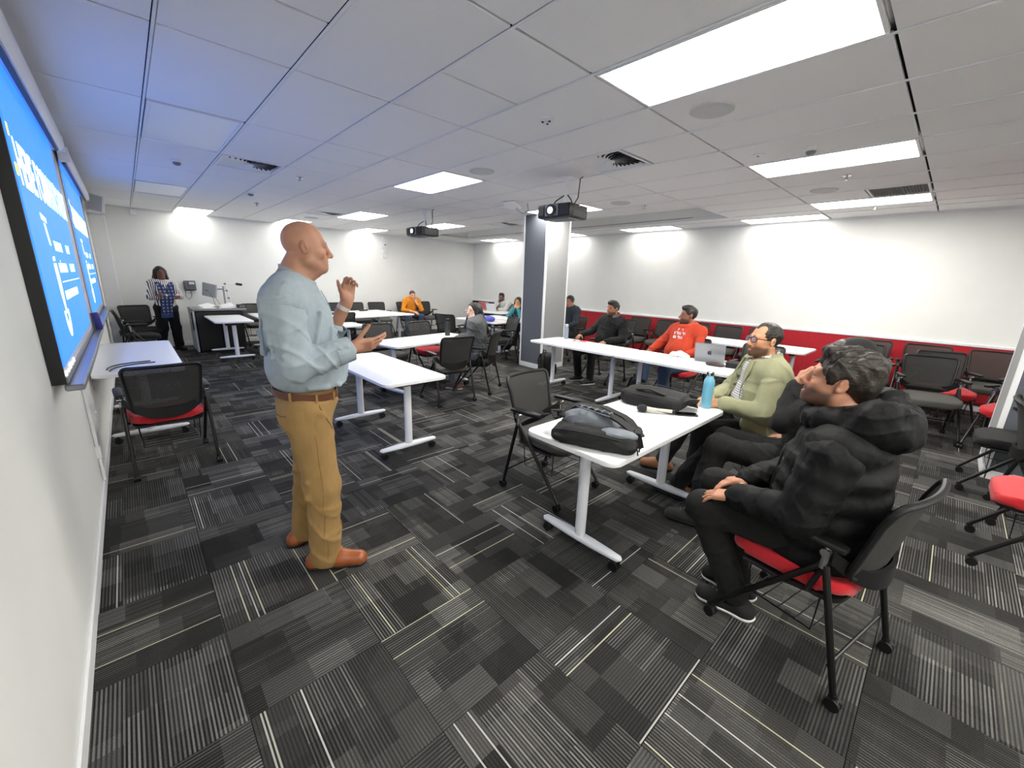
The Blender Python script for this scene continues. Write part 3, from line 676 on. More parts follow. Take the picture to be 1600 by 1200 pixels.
def make_chair(kind):
    t = thing('conference_chair', 'x', 'chair', (0, 0, 0))
    # seat cushion
    s = MB()
    def sf(u, v):
        a = u*2-1; b = v*2-1
        hw, hl = 0.235-0.02*max(0, -b)**2, 0.225
        return None
    s.prism(rrect(0.47, 0.46, 0.09, 8, 0, 0.02), 0.405, 0.468, bev=0.028, bseg=5)
    for v in s.bm.verts:
        x, y = v.co.x/0.235, (v.co.y-0.02)/0.23
        v.co.z += 0.010*(x*x) - 0.022*max(0, y)**3 + 0.008*max(0, -y)**2
        v.co.x *= 1-0.05*max(0, -y)
    s.build('seat', SEAT_M[kind], t, smooth=1.4)
    MB().prism(rrect(0.44, 0.43, 0.07, 4, 0, 0.02), 0.388, 0.406).build('seat_pan', M_black, t)
    # backrest: plastic frame loop, mesh panel and lower support scoop
    loop = []
    def corner(u0, z0): loop.append(back_pt(u0, z0))
    N = 10
    zb, zt = 0.515, 0.875
    for i in range(N+1): corner(-1, zb+0.04+(zt-zb-0.08)*i/N)
    for q in range(1, 5): a = PI-PI/2*q/4; corner(-0.84+0.16*math.cos(a), zt-0.04+0.04*math.sin(a))
    for i in range(1, N): corner(-0.84+1.68*i/N, zt)
    for q in range(0, 5): a = PI/2-PI/2*q/4; corner(0.84+0.16*math.cos(a), zt-0.04+0.04*math.sin(a))
    for i in range(1, N+1): corner(1, zt-0.04-(zt-zb-0.08)*i/N)
    for q in range(1, 5): a = -PI/2*q/4; corner(0.84+0.16*math.cos(a), zb+0.04+0.04*math.sin(a))
    for i in range(1, N): corner(0.84-1.68*i/N, zb)
    for q in range(0, 4): a = -PI/2-PI/2*q/4; corner(-0.84+0.16*math.cos(a), zb+0.04+0.04*math.sin(a))
    bk = MB().tube(loop, 0.013, 8, closed=True)
    b_ = bk.build('backrest', M_black, t)
    MB().sheet(lambda u, v: (back_pt((u*2-1)*0.97, zb+(zt-zb)*v), back_n((u*2-1)*0.97, zb+(zt-zb)*v)), 12, 10, 0.006).build('mesh_panel', M_mesh, b_)
    # scoop joining back to the pivots
    sc = MB()
    def scoop(u, v):
        a = (u*2-1); x = a*0.248; z = 0.50+0.045*(v*2-1)*(1-0.35*abs(a))+0.10*abs(a)**3; y = -0.262+0.115*abs(a)**2.2
        return (Vector((x, y, z)), Vector((-0.5*a, 1, 0)).normalized())
    sc.sheet(scoop, 17, 4, 0.016)
    sc.build('back_support', M_black, t)
    for sx in (-1, 1):
        P = Vector((sx*0.258, -0.135, 0.605))
        # chrome connector under the arm
        c = MB().cyl(P+Vector((-sx*0.025, 0, 0.012)), P+Vector((sx*0.022, 0, 0.012)), 0.017, 14).cyl(P+Vector((0, 0, 0.01)), P+Vector((0, 0.005, -0.06)), 0.014, 12).cyl(P+Vector((0, 0, 0.0)), P+Vector((0, 0.0, 0.045)), 0.012, 12)
        c.build('connector', M_chrome, t)
        ar = MB()
        ar.prism([(-0.026, -0.11), (-0.020, -0.135), (0.020, -0.135), (0.026, -0.11), (0.028, 0.06), (0.022, 0.12), (0.0, 0.135), (-0.022, 0.12), (-0.028, 0.06)], 0.648, 0.672, M=Matrix.Translation((sx*0.264, -0.06, 0)), bev=0.006)
        for v in ar.bm.verts: v.co.z += 0.03*max(0.0, (v.co.y+0.06))-0.05*max(0.0, -0.12-v.co.y)
        ar.build('armrest', M_black, t)
        for (nm, fx, fy) in (('front_leg', sx*0.255, 0.262), ('rear_leg', sx*0.262, -0.262)):
            top = P+Vector((0, 0.006 if fy > 0 else -0.006, -0.045)); bot = Vector((fx, fy, 0.062))
            mid = top.lerp(bot, 0.1)
            l_ = MB().tube([top, mid, bot], [0.0125, 0.0135, 0.0125], 10).build(nm, M_blackm, t)
            w = MB()
            for q in (-1, 1): w.cyl((fx+q*0.011-0.008, fy-0.008, 0.026), (fx+q*0.011+0.008, fy-0.008, 0.026), 0.026, 14)
            w.tube([(fx, fy, 0.066), (fx, fy-0.002, 0.044)], 0.015, 10); w.box((fx, fy-0.006, 0.044), (0.034, 0.036, 0.016), bev=0.005)
            w.build('caster', M_black, l_)
        br = MB().tube([P+Vector((-sx*0.01, 0.0, -0.05)), (sx*0.255, -0.10, 0.42), (sx*0.235, -0.02, 0.392), (sx*0.235, 0.16, 0.388)], 0.011, 8)
        br.build('side_bracket', M_blackm, t)
    rk = MB()
    for sx in (-1, 1):
        rk.tube([(sx*0.19, 0.15, 0.39), (sx*0.18, 0.14, 0.21), (sx*0.18, -0.12, 0.205), (sx*0.19, -0.13, 0.39)], 0.004, 6)
    for y in (0.14, 0.08, 0.01, -0.06, -0.12): rk.tube([(-0.18, y, 0.207), (0.18, y, 0.207)], 0.003, 5)
    rk.build('book_rack', M_blackm, t)
    MB().tube([(-0.262, -0.225, 0.165), (0.262, -0.225, 0.165)], 0.007, 8).build('crossbar', M_blackm, t)
    return t
CH0 = {k: make_chair(k) for k in ('red', 'grey', 'black')}
CHC = {k: tree_cache(v) for k, v in CH0.items()}
ch_used = set()
def chair(kind, x, y, deg, lab, group='conference chairs', z=0.0, tilt=None):
    """deg: facing direction, degrees from +x"""
    if kind in ch_used: o = copy_tree(CH0[kind], None, CHC[kind])
    else: o = CH0[kind]; ch_used.add(kind)
    o.location = (x, y, z); o.rotation_euler = (0, 0, math.radians(deg-90))
    tag(o, lab, 'chair', group); return o
chair('red', 0.09, 4.26, 93, 'red-seated mesh chair seen from behind at the screen-wall table')
chair('grey', 2.24, 1.90, -86, 'empty grey mesh chair pulled up behind the nearest table')
# ---- all other chairs
chair('grey', 2.95, 4.40, 86, 'grey-seated mesh chair seen from behind, left of the dark-haired woman')
chair('black', 3.60, 4.57, 123, 'black mesh chair the dark-haired woman sits on')
chair('red', 2.09, 0.22, 78, 'chair under the man in the black puffer jacket, nearest the camera')
CH_P12 = [o for o in bpy.data.objects if o.get('label', '').startswith('chair under the man in the black puffer')][0]
chair('red', 2.90, 0.40, 97, 'chair of the man in the black cap, hidden behind the puffer jacket')
chair('black', 3.44, 0.84, 125, 'chair under the man in the green blazer')
chair('grey', 2.70, 5.58, -86, 'grey chair back showing above the far side of the flask table, left one')
chair('red', 3.45, 5.62, -80, 'red-seated chair on the far side of the flask table')
chair('black', 4.86, 7.05, 22, 'black mesh chair seen from behind at the far blue-bag table')
chair('black', 2.98, 8.22, 85, "black mesh chair glimpsed past the speaking man's raised forearm")
for x, lab in ((2.04, 'grey chair at the back wall right of the lectern'), (3.78, "grey chair at the back wall just behind the speaking man's wrist"), (4.37, "grey chair at the back wall, first one right of the raised hand"),
               (4.96, 'grey chair at the back wall, second one right of the raised hand'), (6.42, 'empty grey chair at the back wall right of the orange-shirted man')):
    chair('grey', x, 10.55, -90+random.uniform(-4, 4), lab)
chair('grey', 5.76, 10.5, -92, 'grey chair the man in the orange shirt sits on')
chair('black', 0.12, 10.5, -72, 'black chair against the back wall beside the standing woman')
chair('black', 0.06, 9.55, 3, 'black chair in profile against the screen wall, next to the standing woman')
chair('grey', 5.62, 3.78, 178, 'grey chair under the man in the black jacket')
chair('red', 5.45, 2.42, 172, 'red-seated chair under the man in the orange hoodie')
chair('grey', 5.56, 1.55, 180, 'empty grey chair behind the black case on the laptop table')
for y, lab in ((4.60, "grey chair against the red wall, left one behind the black jacket"), (3.98, 'grey chair against the red wall, just left of the orange hoodie'), (3.37, 'grey chair against the red wall behind the orange hoodie'),
               (2.79, 'grey chair against the red wall behind the white table, middle one'), (2.19, "grey chair against the red wall behind the green blazer man's forehead"), (0.14, 'grey chair against the red wall at the right end of the row')):
    chair('grey', 7.86, y, 180, lab)
chair('grey', 7.12, 4.50, 186, 'grey chair standing forward of the wall row beside the black jacket')
chair('red', 7.86, 0.74, 182, 'red chair against the wall just behind the black cap')
chair('black', 7.15, 0.66, 200, 'dark chair standing forward of the red chair behind the black cap')
chair('grey', 6.45, 0.0, 194, 'grey-seated chair at the front of the chairs cluster beside the right pillar')
chair('red', 7.14, -0.10, 200, 'red-seated chair with a wide grey back in the cluster by the right pillar')
chair('red', 6.40, -0.66, 160, 'red-seated chair half hidden behind the white pillar edge')
chair('black', 7.05, -0.78, 165, 'black chair at the back of the cluster behind the right pillar')
chair('grey', 7.86, -0.50, 182, 'grey chair against the red wall just left of the right pillar edge')
chair('red', 3.76, -0.63, 90, 'bright red-seated chair cut by the right picture edge')
chair('black', 4.53, -0.75, -90, 'black chair in profile at the right edge, back toward the room')
chair('black', 5.12, -0.58, 90, 'black-seated chair beside the foot of the right pillar')
chair('black', 6.98, 7.12, 190, 'black chair of the woman in teal beside the pillar')
chair('grey', 8.02, 8.95, 190, 'chair of the man in the far corner behind the laptops')
chair('grey', 6.66, 5.38, 178, 'chair of the person half hidden right behind the pillar')
chair('black', 5.18, 5.88, 165, 'black chair low in front of the blue-bag table, left of the pillar')

# ---- SDF sculpting: distance fields on a grid, meshed by surface nets
class Field:
    def __init__(s, lo, hi, h):
        h *= 1.16; s.h = h; s.lo = np.array(lo, float)-2*h; n = np.ceil((np.array(hi)-s.lo)/h).astype(int)+3
        s.n = n; s.F = np.full(n, 0.2, np.float32)
        s.ax = [(s.lo[i]+h*np.arange(n[i])).astype(np.float32) for i in range(3)]
    def sub(s, lo, hi, m):
        sl = []
        for i in range(3):
            a = int(max(0, math.floor((lo[i]-m-s.lo[i])/s.h))); b = int(min(s.n[i], math.ceil((hi[i]+m-s.lo[i])/s.h)+1))
            if b <= a: return None, None
            sl.append(slice(a, b))
        return tuple(sl), (s.ax[0][sl[0]][:, None, None], s.ax[1][sl[1]][None, :, None], s.ax[2][sl[2]][None, None, :])
    def put(s, d, sl, k, op):
        F = s.F[sl]
        if op == 'u':
            if k > 0:
                t = np.clip(0.5+0.5*(F-d)/k, 0, 1); s.F[sl] = F*(1-t)+d*t-k*t*(1-t)
            else: s.F[sl] = np.minimum(F, d)
        elif op == 's':
            if k > 0:
                t = np.clip(0.5-0.5*(F+d)/k, 0, 1); s.F[sl] = F*(1-t)-d*t+k*t*(1-t)
            else: s.F[sl] = np.maximum(F, -d)
        elif op == 'i': s.F[sl] = np.maximum(F, d)
    def cone(s, a, b, ra, rb, k=0.0, op='u', flat=None):
        a = np.array(a, float); b = np.array(b, float); R = max(ra, rb)
        sl, g = s.sub(np.minimum(a, b)-R, np.maximum(a, b)+R, k+3*s.h)
        if sl is None: return s
        ba = b-a; L2 = max(float(ba@ba), 1e-9)
        px, py, pz = g[0]-a[0], g[1]-a[1], g[2]-a[2]
        t = np.clip((px*ba[0]+py*ba[1]+pz*ba[2])/L2, 0, 1)
        dx, dy, dz = px-ba[0]*t, py-ba[1]*t, pz-ba[2]*t
        s.put((np.sqrt(dx*dx+dy*dy+dz*dz)-(ra+(rb-ra)*t)).astype(np.float32), sl, k, op); return s
    def ell(s, c, r, R=None, k=0.0, op='u'):
        c = np.array(c, float); r = np.array(r, float)
        M = np.eye(3) if R is None else np.array(R)      # columns: ellipsoid axes in world
        ext = np.sqrt((M**2) @ (r**2))
        sl, g = s.sub(c-ext, c+ext, k+3*s.h)
        if sl is None: return s
        p = [g[i]-c[i] for i in range(3)]
        q = [p[0]*M[0, i]+p[1]*M[1, i]+p[2]*M[2, i] for i in range(3)]
        k0 = np.sqrt(sum((q[i]/r[i])**2 for i in range(3))); k1 = np.sqrt(sum((q[i]/(r[i]**2))**2 for i in range(3)))
        s.put((k0*(k0-1)/np.maximum(k1, 1e-6)).astype(np.float32), sl, k, op); return s
    def box(s, c, d, rad=0.01, R=None, k=0.0, op='u'):
        c = np.array(c, float); hd = np.array(d, float)/2-rad
        M = np.eye(3) if R is None else np.array(R)
        ext = np.abs(M) @ (np.array(d)/2)
        sl, g = s.sub(c-ext, c+ext, k+3*s.h)
        if sl is None: return s
        p = [g[i]-c[i] for i in range(3)]
        q = [np.abs(p[0]*M[0, i]+p[1]*M[1, i]+p[2]*M[2, i])-hd[i] for i in range(3)]
        out = np.sqrt(sum(np.maximum(v, 0)**2 for v in q)); ins = np.minimum(np.maximum(np.maximum(q[0], q[1]), q[2]), 0)
        s.put((out+ins-rad).astype(np.float32), sl, k, op); return s
    def plane(s, p, n, lo=None, hi=None):
        """keep the side opposite to n (inside lo/hi box if given)"""
        n = np.array(n, float); n /= np.linalg.norm(n)
        if lo is None: lo, hi = s.lo, s.lo+s.h*s.n
        sl, g = s.sub(lo, hi, 0)
        if sl is None: return s
        d = (g[0]-p[0])*n[0]+(g[1]-p[1])*n[1]+(g[2]-p[2])*n[2]
        s.put((d+0*s.F[sl]).astype(np.float32), sl, 0, 'i'); return s
    def folds(s, amp, freq, seed=0, stretch=(1, 1, 1)):
        r = np.random.default_rng(seed); X, Y, Z = s.ax[0][:, None, None]*stretch[0], s.ax[1][None, :, None]*stretch[1], s.ax[2][None, None, :]*stretch[2]
        near = np.abs(s.F) < 0.05
        w = np.zeros_like(s.F)
        for i in range(5):
            v = r.normal(size=3); v = v/np.linalg.norm(v)*freq*r.uniform(0.6, 1.5); ph = r.uniform(0, 6.28); v2 = r.normal(size=3)*freq*0.35
            w += np.sin(v[0]*X+v[1]*Y+v[2]*Z+ph+1.6*np.sin(v2[0]*X+v2[1]*Y+v2[2]*Z))
        s.F += np.where(near, amp*w/5, 0).astype(np.float32); return s
    def ridges(s, amp, freq, seed=0, dirv=None, power=3.0, n=3):
        # crisp cloth folds: thin raised ridges that fade in and out
        r = np.random.default_rng(seed); X, Y, Z = s.ax[0][:, None, None], s.ax[1][None, :, None], s.ax[2][None, None, :]
        near = np.abs(s.F) < 0.05
        w = np.zeros_like(s.F)
        for i in range(n):
            v = r.normal(size=3)*(0.7 if dirv is not None else 1.0)+(np.array(dirv)*1.6 if dirv is not None else 0); v = v/np.linalg.norm(v)*freq*r.uniform(0.7, 1.4)
            v2 = r.normal(size=3)*freq*0.30; v3 = r.normal(size=3)*freq*0.35; ph, ph3 = r.uniform(0, 6.28, 2)
            ph_ = v[0]*X+v[1]*Y+v[2]*Z+ph+1.3*np.sin(v2[0]*X+v2[1]*Y+v2[2]*Z)
            w += (1-np.abs(np.sin(ph_)))**power*np.clip(0.35+0.9*np.sin(v3[0]*X+v3[1]*Y+v3[2]*Z+ph3), 0, 1)
        s.F -= np.where(near, amp*(w-0.15*n)/n*2, 0).astype(np.float32); return s
    def nets(s):
        F = s.F; n = F.shape; h = s.h
        inside = F < 0
        c = [F[a:n[0]-1+a, b:n[1]-1+b, d:n[2]-1+d] for a in (0, 1) for b in (0, 1) for d in (0, 1)]
        cnt = np.zeros((n[0]-1, n[1]-1, n[2]-1), np.int8)
        for a in (0, 1):
            for b in (0, 1):
                for d in (0, 1): cnt += inside[a:n[0]-1+a, b:n[1]-1+b, d:n[2]-1+d]
        act = (cnt > 0) & (cnt < 8)
        I, J, K = np.nonzero(act); m = len(I)
        idx = np.full(act.shape, -1, np.int64); idx[I, J, K] = np.arange(m)
        off = [(a, b, d) for a in (0, 1) for b in (0, 1) for d in (0, 1)]
        val = [F[I+a, J+b, K+d] for a, b, d in off]
        P = np.zeros((m, 3)); N = np.zeros(m)
        for i in range(8):
            for ax in range(3):
                o = list(off[i])
                if o[ax] == 1: continue
                o[ax] = 1; j = off.index(tuple(o)); vi, vj = val[i], val[j]
                cr = (vi < 0) != (vj < 0)
                t = np.where(cr, vi/np.where(cr, vi-vj, 1), 0)
                q = np.tile(np.array(off[i], float), (m, 1)); q[:, ax] += t
                P += q*cr[:, None]; N += cr
        P /= np.maximum(N, 1)[:, None]
        V = s.lo+h*(np.stack([I, J, K], 1)+P)
        faces = []
        for ax in range(3):
            o1, o2 = [a for a in range(3) if a != ax]
            A = np.moveaxis(inside, ax, 0)
            sgn = A[:-1] != A[1:]
            sgn = np.moveaxis(sgn, 0, ax)
            e = np.argwhere(sgn)
            e = e[(e[:, o1] > 0) & (e[:, o2] > 0) & (e[:, o1] < n[o1]-1) & (e[:, o2] < n[o2]-1)]
            q = []
            for (d1, d2) in ((-1, -1), (0, -1), (0, 0), (-1, 0)):
                c_ = e.copy(); c_[:, o1] += d1; c_[:, o2] += d2; q.append(idx[c_[:, 0], c_[:, 1], c_[:, 2]])
            q = np.stack(q, 1)
            flip = inside[e[:, 0], e[:, 1], e[:, 2]]
            if ax == 1: flip = ~flip
            q[~flip] = q[~flip][:, ::-1]
            faces.append(q)
        Q = np.concatenate(faces); Q = Q[(Q >= 0).all(1)]
        return V, Q
    def build(s, name, m, parent=None, col=None, inv=None, largest=False, smooth_it=0):
        V, Q = s.nets()
        if smooth_it:
            for _ in range(smooth_it):
                acc = np.zeros_like(V); ct = np.zeros(len(V))
                for a in range(4):
                    b = (a+1) % 4
                    np.add.at(acc, Q[:, a], V[Q[:, b]]); np.add.at(ct, Q[:, a], 1); np.add.at(acc, Q[:, b], V[Q[:, a]]); np.add.at(ct, Q[:, b], 1)
                V = V*0.5+0.5*acc/np.maximum(ct, 1)[:, None]
        W = V
        if inv is not None: W = (np.c_[V, np.ones(len(V))] @ np.array(inv).T)[:, :3]
        me = bpy.data.meshes.new(name)
        me.vertices.add(len(W)); me.vertices.foreach_set('co', W.astype(np.float32).ravel())
        me.loops.add(len(Q)*4); me.loops.foreach_set('vertex_index', Q.astype(np.int32).ravel())
        me.polygons.add(len(Q)); me.polygons.foreach_set('loop_start', np.arange(0, len(Q)*4, 4, dtype=np.int32))
        try: me.polygons.foreach_set('loop_total', np.full(len(Q), 4, np.int32))
        except Exception: pass
        me.polygons.foreach_set('use_smooth', np.ones(len(Q), bool))
        me.update(calc_edges=True); me.validate()
        if col is not None:
            C = col(V); at = me.color_attributes.new('col', 'FLOAT_COLOR', 'POINT')
            at.data.foreach_set('color', np.c_[C, np.ones(len(C))].astype(np.float32).ravel())
        me.materials.append(m)
        return link(name, me, parent)
def inv_of(t): 
    return np.array((Matrix.Translation(t.location) @ Euler(t.rotation_euler).to_matrix().to_4x4()).inverted())

# ---- things on the nearest table
M_bagk = mat('bag_black', (12, 12, 13), 0.75, bump=0.4, bscale=260, var=0.1, vscale=30)
M_bagg = mat('bag_grey_nylon', (112, 118, 126), 0.6, bump=0.3, bscale=300, var=0.12, vscale=25)
M_bagd = mat('bag_dark_trim', (28, 29, 32), 0.6, bump=0.2, bscale=300)
def rot2(a): return np.array([[math.cos(a), -math.sin(a), 0], [math.sin(a), math.cos(a), 0], [0, 0, 1.0]])
def rot_xyz(x, y, z): return np.array(Euler((x, y, z)).to_matrix())
# grey and black backpack lying down, strap side up
t = thing('backpack', 'grey and black backpack lying on the near corner of the closest table', 'bag', (1.80, 1.21, HT), math.radians(-68), 'bags on the nearest table')
f = Field((-0.28, -0.22, 0), (0.28, 0.22, 0.22), 0.006)
f.box((0, 0.0, 0.042), (0.46, 0.30, 0.084), 0.04, k=0).box((0.02, -0.10, 0.05), (0.40, 0.12, 0.10), 0.045, k=0.03)
f.cone((-0.20, -0.16, 0.045), (0.21, -0.15, 0.045), 0.012, 0.012, k=0.02).folds(0.005, 38, 3).ridges(0.010, 40, 4).plane((0, 0, 0.001), (0, 0, -1))
f.build('main_body', M_bagk, t)
f = Field((-0.26, -0.14, 0.02), (0.26, 0.18, 0.22), 0.006)
f.ell((-0.05, 0.055, 0.085), (0.175, 0.10, 0.075), k=0.02).ell((0.13, -0.09, 0.090), (0.10, 0.055, 0.03), k=0.02).folds(0.006, 38, 5).ridges(0.010, 42, 6)
f.build('grey_front', M_bagg, t)
b = MB()
def strap(pts, w_, th, name, m=M_bagk):
    pts = [Vector(p) for p in pts]; bb = MB()
    def fn(u, v):
        x = u*(len(pts)-1); i = min(int(x), len(pts)-2); q = pts[i].lerp(pts[i+1], x-i)
        d = (pts[i+1]-pts[i]).normalized(); n = Vector((0, 0, 1)) if abs(d.z) < 0.9 else Vector((0, 1, 0)); s_ = d.cross(n).normalized()
        return (q+s_*(v-0.5)*w_, s_.cross(d).normalized())
    bb.sheet(fn, len(pts)*3, 3, th)
    return bb.build(name, m, t)
strap([(-0.22, 0.10, 0.09), (-0.16, 0.10, 0.150), (-0.08, 0.07, 0.172), (0.03, 0.01, 0.165), (0.13, -0.03, 0.140), (0.21, -0.06, 0.10), (0.235, -0.08, 0.03)], 0.055, 0.010, 'shoulder_strap')
strap([(-0.22, 0.02, 0.10), (-0.16, 0.13, 0.155), (0.0, 0.15, 0.150), (0.14, 0.11, 0.12), (0.23, 0.04, 0.05)], 0.05, 0.010, 'shoulder_strap')
strap([(-0.235, -0.03, 0.10), (-0.27, 0.0, 0.13), (-0.235, 0.05, 0.12)], 0.025, 0.010, 'carry_handle')
lad = MB()
for k_ in range(5): lad.box((-0.10+0.042*k_, 0.022-0.013*k_, 0.178), (0.006, 0.04, 0.006), rot=(0, 0, -0.3))
lad.tube([(-0.12, 0.05, 0.175), (0.08, -0.02, 0.170)], 0.004, 6).tube([(-0.13, 0.012, 0.175), (0.07, -0.055, 0.165)], 0.004, 6)
lad.build('strap_loops', M_bagg, t)
b = MB().tube([(-0.21, -0.135, 0.075), (-0.1, -0.155, 0.09), (0.05, -0.16, 0.09), (0.2, -0.14, 0.07)], 0.004, 6); b.build('zip', M_bagd, t)
for k_ in range(3):
    MB().tube([(0.20+0.01*k_, -0.10+0.06*k_, 0.06), (0.235, -0.11+0.06*k_, 0.03), (0.24, -0.115+0.05*k_, 0.004)], 0.004, 6).build('strap_end', M_bagk, t)
# padded laptop bag
t = thing('laptop_bag', 'black padded laptop bag lying across the nearest table', 'bag', (2.72, 1.36, HT), math.radians(-84), 'bags on the nearest table')
f = Field((-0.25, -0.18, 0), (0.25, 0.18, 0.16), 0.006)
f.box((0, 0, 0.052), (0.43, 0.29, 0.104), 0.04).ell((0, 0, 0.085), (0.19, 0.11, 0.042), k=0.03).box((0.02, -0.12, 0.048), (0.38, 0.08, 0.085), 0.03, k=0.02).folds(0.003, 40, 9).plane((0, 0, 0.001), (0, 0, -1))
f.build('main_body', M_bagk, t)
b = MB().tube([(-0.2, -0.135, 0.085), (0, -0.155, 0.09), (0.19, -0.13, 0.085)], 0.004, 6).tube([(-0.17, 0.06, 0.122), (0, 0.08, 0.128), (0.17, 0.06, 0.12)], 0.004, 6); b.build('zip', M_bagd, t)
strap([(0.20, -0.05, 0.07), (0.245, -0.02, 0.10), (0.265, 0.03, 0.085), (0.235, 0.08, 0.04), (0.24, 0.12, 0.01)], 0.07, 0.010, 'end_flap', M_bagd)
strap([(-0.10, -0.10, 0.115), (0.0, -0.11, 0.135), (0.11, -0.10, 0.11)], 0.03, 0.008, 'carry_handle')
t = thing('microphone', 'wireless handheld microphone with black grille lying on the nearest table', 'microphone', (2.515, 1.255, HT), math.radians(-58))
M_champ = mat('champagne_metal', (196, 190, 172), 0.35, metal=0.7)
b = MB().lathe([(0.009, 0.0), (0.012, 0.004), (0.0125, 0.10), (0.016, 0.15), (0.019, 0.165)], M=Euler((0, -PI/2, 0)).to_matrix().to_4x4(), c=(0.12, 0, 0.026)); b.build('handle', M_champ, t)
MB().lathe([(0.018, 0.0), (0.026, 0.012), (0.027, 0.03), (0.022, 0.052), (0.010, 0.062), (0.002, 0.064)], M=Euler((0, -PI/2, 0)).to_matrix().to_4x4(), c=(-0.046, 0, 0.0275)).build('grille', mat('mic_grille', (24, 24, 26), 0.5, bump=0.6, bscale=900), t)
MB().box((0.03, 0, 0.0395), (0.022, 0.010, 0.004), bev=0.002).build('switch', M_black, t)
MB().cyl((0.118, 0, 0.026), (0.135, 0, 0.026), 0.0125, 14).build('end_cap', M_black, t)
t = thing('smartphone', 'black smartphone lying beside the microphone', 'phone', (2.665, 1.10, HT), math.radians(-50))
MB().prism(rrect(0.152, 0.074, 0.012), 0, 0.008, bev=0.002).build('body', mat('phone_edge', (70, 68, 66), 0.3, metal=0.6), t)
MB().prism(rrect(0.144, 0.067, 0.010), 0.0078, 0.0086).build('screen', mat('phone_glass', (10, 10, 12), 0.08), t)
t = thing('water_bottle', 'tall sky-blue metal water bottle on the corner of the nearest table', 'bottle', (3.0-0.045, 1.085, HT))
MB().lathe([(0.030, 0), (0.035, 0.004), (0.0365, 0.02), (0.0365, 0.185), (0.034, 0.205), (0.024, 0.225), (0.0215, 0.235), (0.0215, 0.24)], seg=32).build('body', mat('bottle_blue', (112, 178, 204), 0.35, coat=0.3, bump=0.05, bscale=700), t, smooth=0.9)
MB().lathe([(0.0235, 0.24), (0.0245, 0.243), (0.0245, 0.262), (0.020, 0.267)], seg=28).build('cap', M_chrome, t)
t = thing('tablet', 'thin grey tablet under the laptop bag flap beside the blue bottle', 'tablet', (2.78, 1.50, HT), 0.2)
bpy.data.objects.remove(t)
# ---- things on the laptop tables
M_lap = mat('laptop_silver', (150, 152, 156), 0.35, metal=0.7)
def laptop(lab, x, y, z, rz, w_=0.32, d_=0.22, ang=105, m=M_lap, screen=None, logo=False):
    t = thing('laptop', lab, 'laptop', (x, y, z), rz, 'open laptops')
    MB().prism(rrect(w_, d_, 0.012), 0, 0.012, bev=0.002).build('base', m, t)
    MB().box((0, 0.02, 0.0125), (w_*0.86, d_*0.45, 0.002)).build('keyboard', M_black, t)
    a = math.radians(ang-90)
    Mx = Matrix.Translation((0, d_/2-0.004, 0.012)) @ Euler((-a, 0, 0)).to_matrix().to_4x4() @ Euler((PI/2, 0, 0)).to_matrix().to_4x4()
    l_ = MB().prism(rrect(w_, d_, 0.012, cx=0, cy=d_/2), -0.006, 0.0, M=Mx, bev=0.001).build('lid', m, t)
    MB().prism(rrect(w_*0.95, d_*0.90, 0.004, cx=0, cy=d_/2), 0.0, 0.0012, M=Mx).build('screen', screen or mat('laptop_screen', (30, 32, 36), 0.2), l_)
    if logo:
        lg = MB()
        pts = [(0.0, 0.018), (0.009, 0.022), (0.019, 0.018), (0.022, 0.010), (0.016, 0.004), (0.017, -0.006), (0.023, -0.011), (0.017, -0.022), (0.009, -0.026), (0, -0.023), (-0.009, -0.026), (-0.018, -0.020), (-0.024, -0.006), (-0.023, 0.010), (-0.015, 0.020), (-0.008, 0.021)]
        q = Mx @ Matrix.Translation((0, d_/2, -0.0072)) @ Matrix.Rotation(PI, 4, 'Y')
        lg.prism(pts, 0, 0.001, M=q); lg.prism([(0.001, 0.026), (0.004, 0.034), (0.012, 0.038), (0.010, 0.030)], 0, 0.001, M=q)
        o = lg.build('logo', mat('logo_dark', (60, 62, 66), 0.15, metal=0.8), l_, smooth=0); o['kind'] = 'stuff'
    return t
laptop('open silver laptop with a dark logo on its lid, beside the brown case', 4.93, 1.83, HT, math.radians(100), logo=True)
t = thing('glasses_case', 'flat brown case lying next to the silver laptop', 'case', (4.66, 1.68, HT), math.radians(92))
f = Field((-0.12, -0.06, 0), (0.12, 0.06, 0.05), 0.004); f.ell((0, 0, 0.018), (0.105, 0.048, 0.022)).plane((0, 0, 0.001), (0, 0, -1)); f.build('shell', mat('brown_leather', (62, 44, 40), 0.55, bump=0.2, bscale=300), t)
MB().tube([(-0.1, 0, 0.018), (-0.05, -0.044, 0.018), (0.05, -0.044, 0.018), (0.1, 0, 0.018)], 0.0025, 6).build('zip', M_bagd, t)
t = thing('tissues', 'crumpled white tissues left of the silver laptop', 'tissue', (4.90, 2.20, HT))
f = Field((-0.12, -0.14, 0), (0.12, 0.14, 0.09), 0.005)
f.ell((0, 0.06, 0.02), (0.07, 0.06, 0.035)).ell((0.0, -0.05, 0.018), (0.06, 0.07, 0.03), k=0.02).ell((0.03, 0.0, 0.03), (0.05, 0.04, 0.03), k=0.02).folds(0.016, 70, 2).plane((0, 0, 0.001), (0, 0, -1))
f.build('paper', mat('tissue_white', (236, 236, 236), 0.9), t)
t = thing('black_case', 'black hard case on the laptop table beside the green blazer', 'case', (4.78, 1.46, HT), math.radians(96))
MB().prism(rrect(0.26, 0.20, 0.02), 0, 0.055, bev=0.008).build('shell', M_bagk, t); MB().box((0, -0.102, 0.03), (0.08, 0.01, 0.015), bev=0.003).build('handle', M_bagd, t)
t = thing('red_leaflet', 'red and white leaflets on the table in front of the black jacket', 'leaflet', (4.86, 3.72, HT), 0.4)
MB().box((0, 0, 0.001), (0.15, 0.21, 0.002)).build('sheet', mat('leaflet_red', (196, 70, 74), 0.5), t); MB().box((0.01, 0.03, 0.0024), (0.10, 0.06, 0.0006)).build('white_block', M_white, t)
